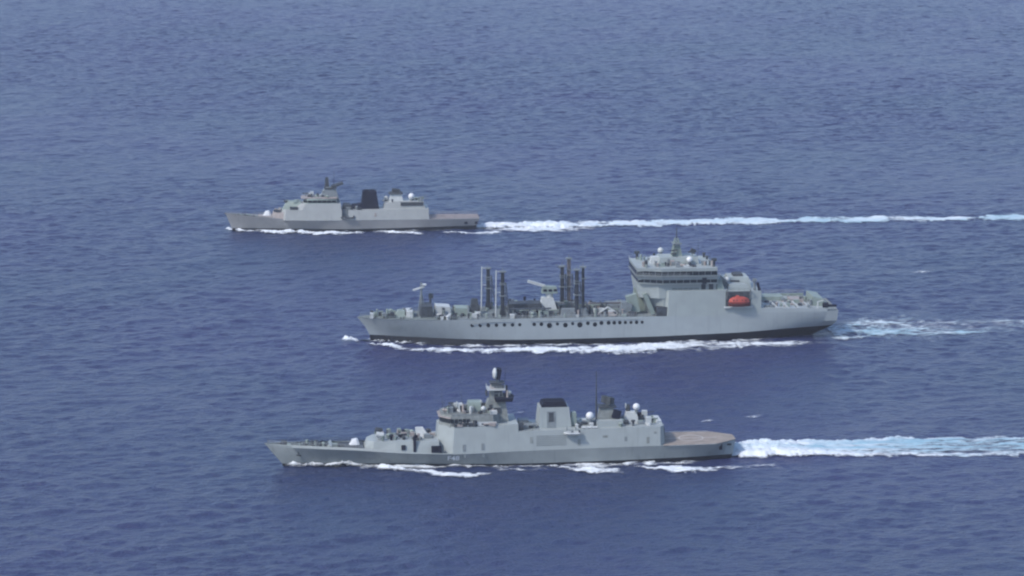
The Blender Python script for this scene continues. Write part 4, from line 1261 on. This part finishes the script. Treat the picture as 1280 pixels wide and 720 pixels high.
MB().block([(15.4, 15.8, 2.4, 2.2, 15.5, 16.1), (21.6, 21.2, 2.4, 2.2, 15.5, 16.1)]).build('tower_platform', M['dark'], tw)
MB().cbox((18.6, 0, 16.9), (3.4, 2.6, 1.2), ry=.15).build('fire_control_radar', M['dark'], tw)
radome(cv, 25.2, -1.5, 14.4, 1.35, 'white', .9)
radome(cv, 14.4, 2.0, 13.2, .9, 'light', .9)
clutter(cv, 13, 31, -4, 4, 12.4, 14, 82, ['dark', 'green', 'mid'], 1.1)
for s in (-1, 1):
    MB().tube((29.2, s * 3.2, 12.3), (29.2, s * 3.2, 13.4), .8, .7).tube((29.6, s * 3.2, 13.4), (32, s * 3.2, 13.8), .14, n=5).build('close_in_gun', M['mid'], cv)
for x in (48.5, 53.0):
    MB().cbox((x, -(H3.side(x, 3.2)) + .05, 3.3), (1.3, .4, 1.4)).build('mooring_port', M['black'], cv)
MB().rail([(33, -6.3, 5.3), (54.2, -5.8, 5.15)], r=.06, h=1.0).rail([(33, 6.3, 5.3), (54.2, 5.8, 5.15)], r=.06, h=1.0).build('flight_deck_railing', M['tan'], cv)
clutter(cv, -34.5, -30.5, -3.8, 3.8, 8.3, 10, 84, ['tan', 'dark', 'mid'], 1.2)
clutter(cv, -30, -23, -3, 3, 12.3, 8, 85, ['green', 'dark'], .9)
clutter(cv, -4, 3, -5, 5, 9.3, 10, 86, ['dark', 'mid'], 1.3)
clutter(cv, -52, -42, -.8, .8, 0, 14, 83, ['dark', 'mid', 'green'], .9, zf=lambda x: zf3(x) + .04)
for x in (-50, -46):
    for s in (-1, 1):
        bollard(cv, x, s * (H3.at(3, x)[0] - .9), zf3(x) + .04)
capstan(cv, -47.5, 0, zf3(-47.5))
MB().rail([(x, -(H3.at(4, x)[0] - .1), H3.at(4, x)[1]) for x in np.linspace(-55, -34, 10)], h=.9).build('bow_railing', M['rail'], cv)

# ================================================================== foam along the hulls and behind the sterns
def hullhug(H, lx, ly, x0, x1, w, strength, hgt, out=0.0, seed=0):
    hb = np.interp(lx, np.linspace(x0, x1, 60), [H.side(x, 0) for x in np.linspace(x0, x1, 60)])
    yy = -(hb + out) - .2
    d = np.abs(np.abs(ly) - np.abs(yy) - w * .5) / (w * (.75 + .3 * sample(NT, 150.0, lx * 1.0 + seed * 31, ly * 0)))
    inside = (lx > x0) & (lx < x1)
    ends = np.clip((lx - x0) / 4, 0, 1) * np.clip((x1 - lx) / 8, 0, 1)
    f = np.clip(1 - d ** 2, 0, 1) * inside * ends
    n = sample(NT, 120.0, lx, ly * 1.5)
    return np.clip(strength * f * (1 + .3 * n), 0, 1.3), hgt * f * (.9 + .3 * n)


def cov1(lx, ly):
    b = [hullhug(H1, lx, ly, -68, -40, 1.3, 1.0, 1.3, seed=1),
         hullhug(H1, lx, ly, -44, 62, 2.6, .85, .35, seed=2),
         band(lx, ly, [(-41, -6.0, .8, 0, .2), (-37, -7.0, 1.9, 1, .9), (-31, -9.5, 2.2, 1.1, .9), (-22, -13.0, 2.0, 1.1, .6), (-15, -17.2, 3.0, 1.2, .6), (-7, -16.0, 2.2, 1.0, .5), (-4, -15.0, 1.5, 0, .3)], 1),
         band(lx, ly, [(-4, -11.5, 1.8, 0, .2), (0, -12.0, 2.6, .9, .6), (4, -12.8, 2.8, 1.0, .6), (10, -12, 1.5, .5, .3), (13, -12, 1, 0, .1)], 2),
         band(lx, ly, [(15, -10, 1.5, 0, .2), (19, -12.2, 2.6, .9, .6), (26, -15.0, 3.2, 1.15, .6), (33, -17.0, 2.2, .9, .3), (36, -18, 1, 0, .1)], 3),
         band(lx, ly, [(36, -12, 1.5, 0, .1), (42, -14.5, 2.8, 1.0, .5), (50, -16.4, 3.6, 1.1, .5), (60, -17.5, 2.6, .9, .3), (66, -15.2, 1.9, .7, .2), (80, -15.0, 2.2, .62, .1), (86, -16, 1.5, 0, .1)], 4),
         band(lx, ly, [(30, 12, 1.5, 0, 0), (45, 14, 3, .9, .4), (62, 17, 3, .8, .3), (76, 22, 2, 0, .1)], 5)]
    cov, h = blend(*b)
    return cov, cov * 0 + .05, h


foam_sheet('hull_foam', (P1, A1), -72, 90, -27, 27, .4, cov1, 'broken white foam along the waterline of the nearest frigate')


def wake1(lx, ly):
    yc = np.interp(lx, [70, 80, 100, 160, 200], [3.0, 3.6, 4.6, 2.6, 1.5])
    hw = np.interp(lx, [69, 73, 80, 95, 130, 200], [4.5, 7.0, 9.0, 9.6, 12.5, 14])
    e = sample(NT, 170.0, lx, np.sign(ly - yc) * 40)
    d = np.abs(ly - yc) / (hw * (1 + .10 * e))
    n = sample(NT, 160.0, lx * .55, ly * 1.3)
    streak = sample(NT, 260.0, lx * .25 + 40, ly * 2.4)
    edge = np.clip((1.05 - d) * 5, 0, 1)
    st = np.interp(lx, [69, 72, 100, 125, 160, 200, 260], [.9, 1.3, 1.15, .95, .85, .7, 0])
    border = np.exp(-((d - .86) / .16) ** 2)
    cov = np.clip(st * edge * (1.0 + .14 * n) + .2 * border * edge + .22 * streak * edge * np.interp(lx, [78, 110], [.2, 1]), 0, 1.6)
    aer = np.clip(np.interp(lx, [70, 82, 100, 135, 200], [0, .05, .35, .75, .9]) + .22 * streak + .12 * n - .35 * border, 0, 1) * edge
    h = np.interp(lx, [69, 73, 84, 100, 130, 200], [.5, 1.8, 2.0, .9, .35, .2]) * np.clip(1 - d ** 4, 0, 1) * (.85 + .28 * n)
    return cov, aer, h


foam_sheet('wake', (P1, A1), 69, 250, -24, 30, .5, wake1, 'thick white and pale aqua wake trailing right from the stern of the nearest frigate', 'wake')


def cov2(lx, ly):
    b = [hullhug(H2, lx, ly, -84, -60, 1.8, .95, .9, seed=5),
         band(lx, ly, [(-93, 1.6, .8, 0, .5), (-91, .8, 1.8, 1.3, 2.0), (-88.6, -.5, 1.8, 1.3, 2.2), (-86.5, -2, 1.0, .4, .8), (-85, -2.5, .6, 0, .3)], 6),
         band(lx, ly, [(-84, -4, 1.2, .3, .3), (-78, -9.2, 2.0, 1, .8), (-72, -13, 2.0, .95, .6), (-70, -15.5, 2.6, .5, .5), (-66, -17.5, 4.2, 1.2, .9), (-56, -19.5, 4.0, 1.2, .9), (-44, -21, 3.2, 1.1, .6),
                       (-30, -21.5, 4.2, 1.1, .7), (-15, -22.5, 4.6, 1.1, .7), (0, -23, 6.4, 1.15, .8), (12, -22.5, 8.4, 1.1, .8), (24, -21.0, 7.0, 1.0, .6), (40, -20, 6.6, .9, .4), (52, -19.5, 5.5, .8, .3), (70, -20, 4.0, .78, .2), (78, -20, 2, .3, .1), (84, -20, 1, 0, 0)], 7),
         band(lx, ly, [(-60, 16, 2, 0, .1), (-40, 20, 3, .9, .5), (20, 24, 4, .8, .3), (60, 27, 3, .0, .1)], 8),
         hullhug(H2, lx, ly, -60, 66, 4.0, .7, .2, seed=6)]
    cov, h = blend(*b)
    return cov, cov * 0 + .08, h


foam_sheet('hull_foam', (P2, A2), -96, 90, -34, 32, .5, cov2, 'long white bow wave and foam along the side of the middle supply tanker')


def wake2(lx, ly):
    b = [band(lx, ly, [(84, 2, 5, 0, .1), (88, 3, 8, .8, .4), (93, 5, 8, .7, .5), (98, 10, 4.5, .78, .4), (108, 13, 5.5, .98, .5), (118, 13, 4.5, .7, .3), (130, 12, 4, .5, .1), (152, 11, 3.5, .5, .1), (175, 12, 3, .35, 0)], 9),
         band(lx, ly, [(80, -13, 2, 0, .1), (88, -13, 3.5, .86, .3), (98, -11, 2.4, .7, .2), (106, -8, 2, .0, .1), (115, -8, 2.5, .7, .1), (145, -8, 2.5, .68, .1), (160, -8, 2, 0, 0)], 10),
         band(lx, ly, [(86, 2, 13, .80, .1), (100, 3, 18, .72, .1), (140, 4, 18, .42, 0), (190, 5, 18, .30, 0)], 11)]
    cov, h = blend(*b)
    n = sample(NT, 150.0, lx * .6 + 30, ly * 1.4)
    return np.clip(cov * (.93 + .14 * n), 0, 1.2), np.clip(.45 + .2 * n + 0 * cov, 0, 1), h


foam_sheet('wake', (P2, A2), 84, 200, -28, 34, .55, wake2, 'thin patchy wake spreading right from the stern of the middle supply tanker', 'wake')


def cov3(lx, ly):
    b = [band(lx, ly, [(-56, 0, .6, 0, .3), (-53.5, .5, 1.1, 1.1, 1.2), (-51.6, -.6, 1.0, .2, .4)], 12),
         band(lx, ly, [(-51, -1.6, 1.1, .3, .6), (-48.8, -2.2, 1.5, 1.2, 1.1), (-46, -3.2, 1.3, .6, .7), (-42, -4.5, 1.3, .7, .4), (-38, -6, 2.0, .95, .6), (-30, -7.0, 2.6, 1.0, .8), (-27, -7.2, 2.8, 1.1, 1.4), (-24, -8, 1.6, .4, .4)], 13),
         band(lx, ly, [(-25, -6.8, 1.6, .4, .8), (-23, -8.2, 2.4, 1.1, 1.2), (-16, -11.6, 3.4, 1.15, .8), (-6, -11.2, 3.2, 1.1, .7), (3, -10.0, 2.8, 1.15, .8), (6, -9.5, 1.6, 0, .3)], 14),
         band(lx, ly, [(8, -7.4, 1.6, .5, .3), (13, -8, 2.4, 1.0, .8), (22, -10.8, 3.0, 1.1, .7), (28, -13.5, 2.6, 1.0, .4), (31, -14.5, 1, 0, .1)], 15),
         band(lx, ly, [(36, -11.5, 1.5, 0, .1), (40, -13.4, 2.6, 1.0, .5), (50, -13.8, 2.6, .95, .4), (62, -13.5, 2.2, .6, .2), (72, -13.5, 1.5, 0, 0)], 16),
         hullhug(H3, lx, ly, -44, 44, 2.0, .7, .3, seed=9)]
    cov, h = blend(*b)
    return cov, cov * 0 + .05, h


foam_sheet('hull_foam', (P3, A3), -58, 76, -24, 16, .5, cov3, 'white foam along the waterline of the farthest corvette')


def wake3(lx, ly):
    b = [band(lx, ly, [(53.5, 1, 4.5, .9, .8), (56, 1.5, 7.0, 1.3, 1.6), (70, 2, 9.5, 1.3, 1.5), (88, 2, 9.5, 1.25, 1.3), (100, 4, 8, 1.25, .8), (120, 5, 7.2, 1.25, .4), (160, 6, 7.2, 1.25, .3), (220, 6, 7.0, 1.2, .2), (290, 7, 6.6, 1.1, .1), (380, 8, 6, 1.0, 0)], 17),
         band(lx, ly, [(56, -6, 4, .3, .1), (72, -8, 6, .95, .3), (90, -8, 6, .9, .2), (110, -8, 4, .0, 0)], 18)]
    cov, h = blend(*b)
    n = sample(NT, 170.0, lx * .5, ly)
    return cov, np.clip(np.interp(lx, [55, 90, 160, 380], [0, .15, .5, .7]) + .15 * n, 0, 1), h


foam_sheet('wake', (P3, A3), 53.5, 390, -20, 24, .7, wake3, 'long straight thin white wake running right from the stern of the farthest corvette to the picture edge', 'wake')

# isolated breaking crests
def one_cap(i, cx, cy, rx, ry, s):
    def f(lx, ly):
        d = (lx / rx) ** 2 + ((ly - .25 * lx) / ry) ** 2
        n = sample(NT, 60.0, lx + 17 * i, ly * 1.5 + 9 * i)
        c = np.clip((1 - d) * s * (1 + .3 * n), 0, 1.2)
        return c, c * 0 + .1, c * .35
    return f
for i, (wx, wy, rx, ry, st_, lab) in enumerate((
        (77.6, 1009.0, 5.0, 1.8, .62, 'small breaking wave crest just right of the flight deck of the nearest frigate, farther out'),
        (62.7, 1002.2, 3.6, 1.6, .62, 'small breaking wave crest directly behind the flight deck of the nearest frigate'),
        (164.0, 1264, 7.0, 2.0, .5, 'faint foam crest at the right picture edge behind the tanker'),
        (2.6, 1012.4, 2.4, 1.2, .6, 'tiny foam fleck behind the frigate between its mast and funnel'))):
    foam_sheet('whitecap', ((wx, wy, 0), R(6)), -9, 9, -4, 4, .3, one_cap(i, 0, 0, rx, ry, st_), lab, 'whitecap', 'small breaking crests on the open sea')
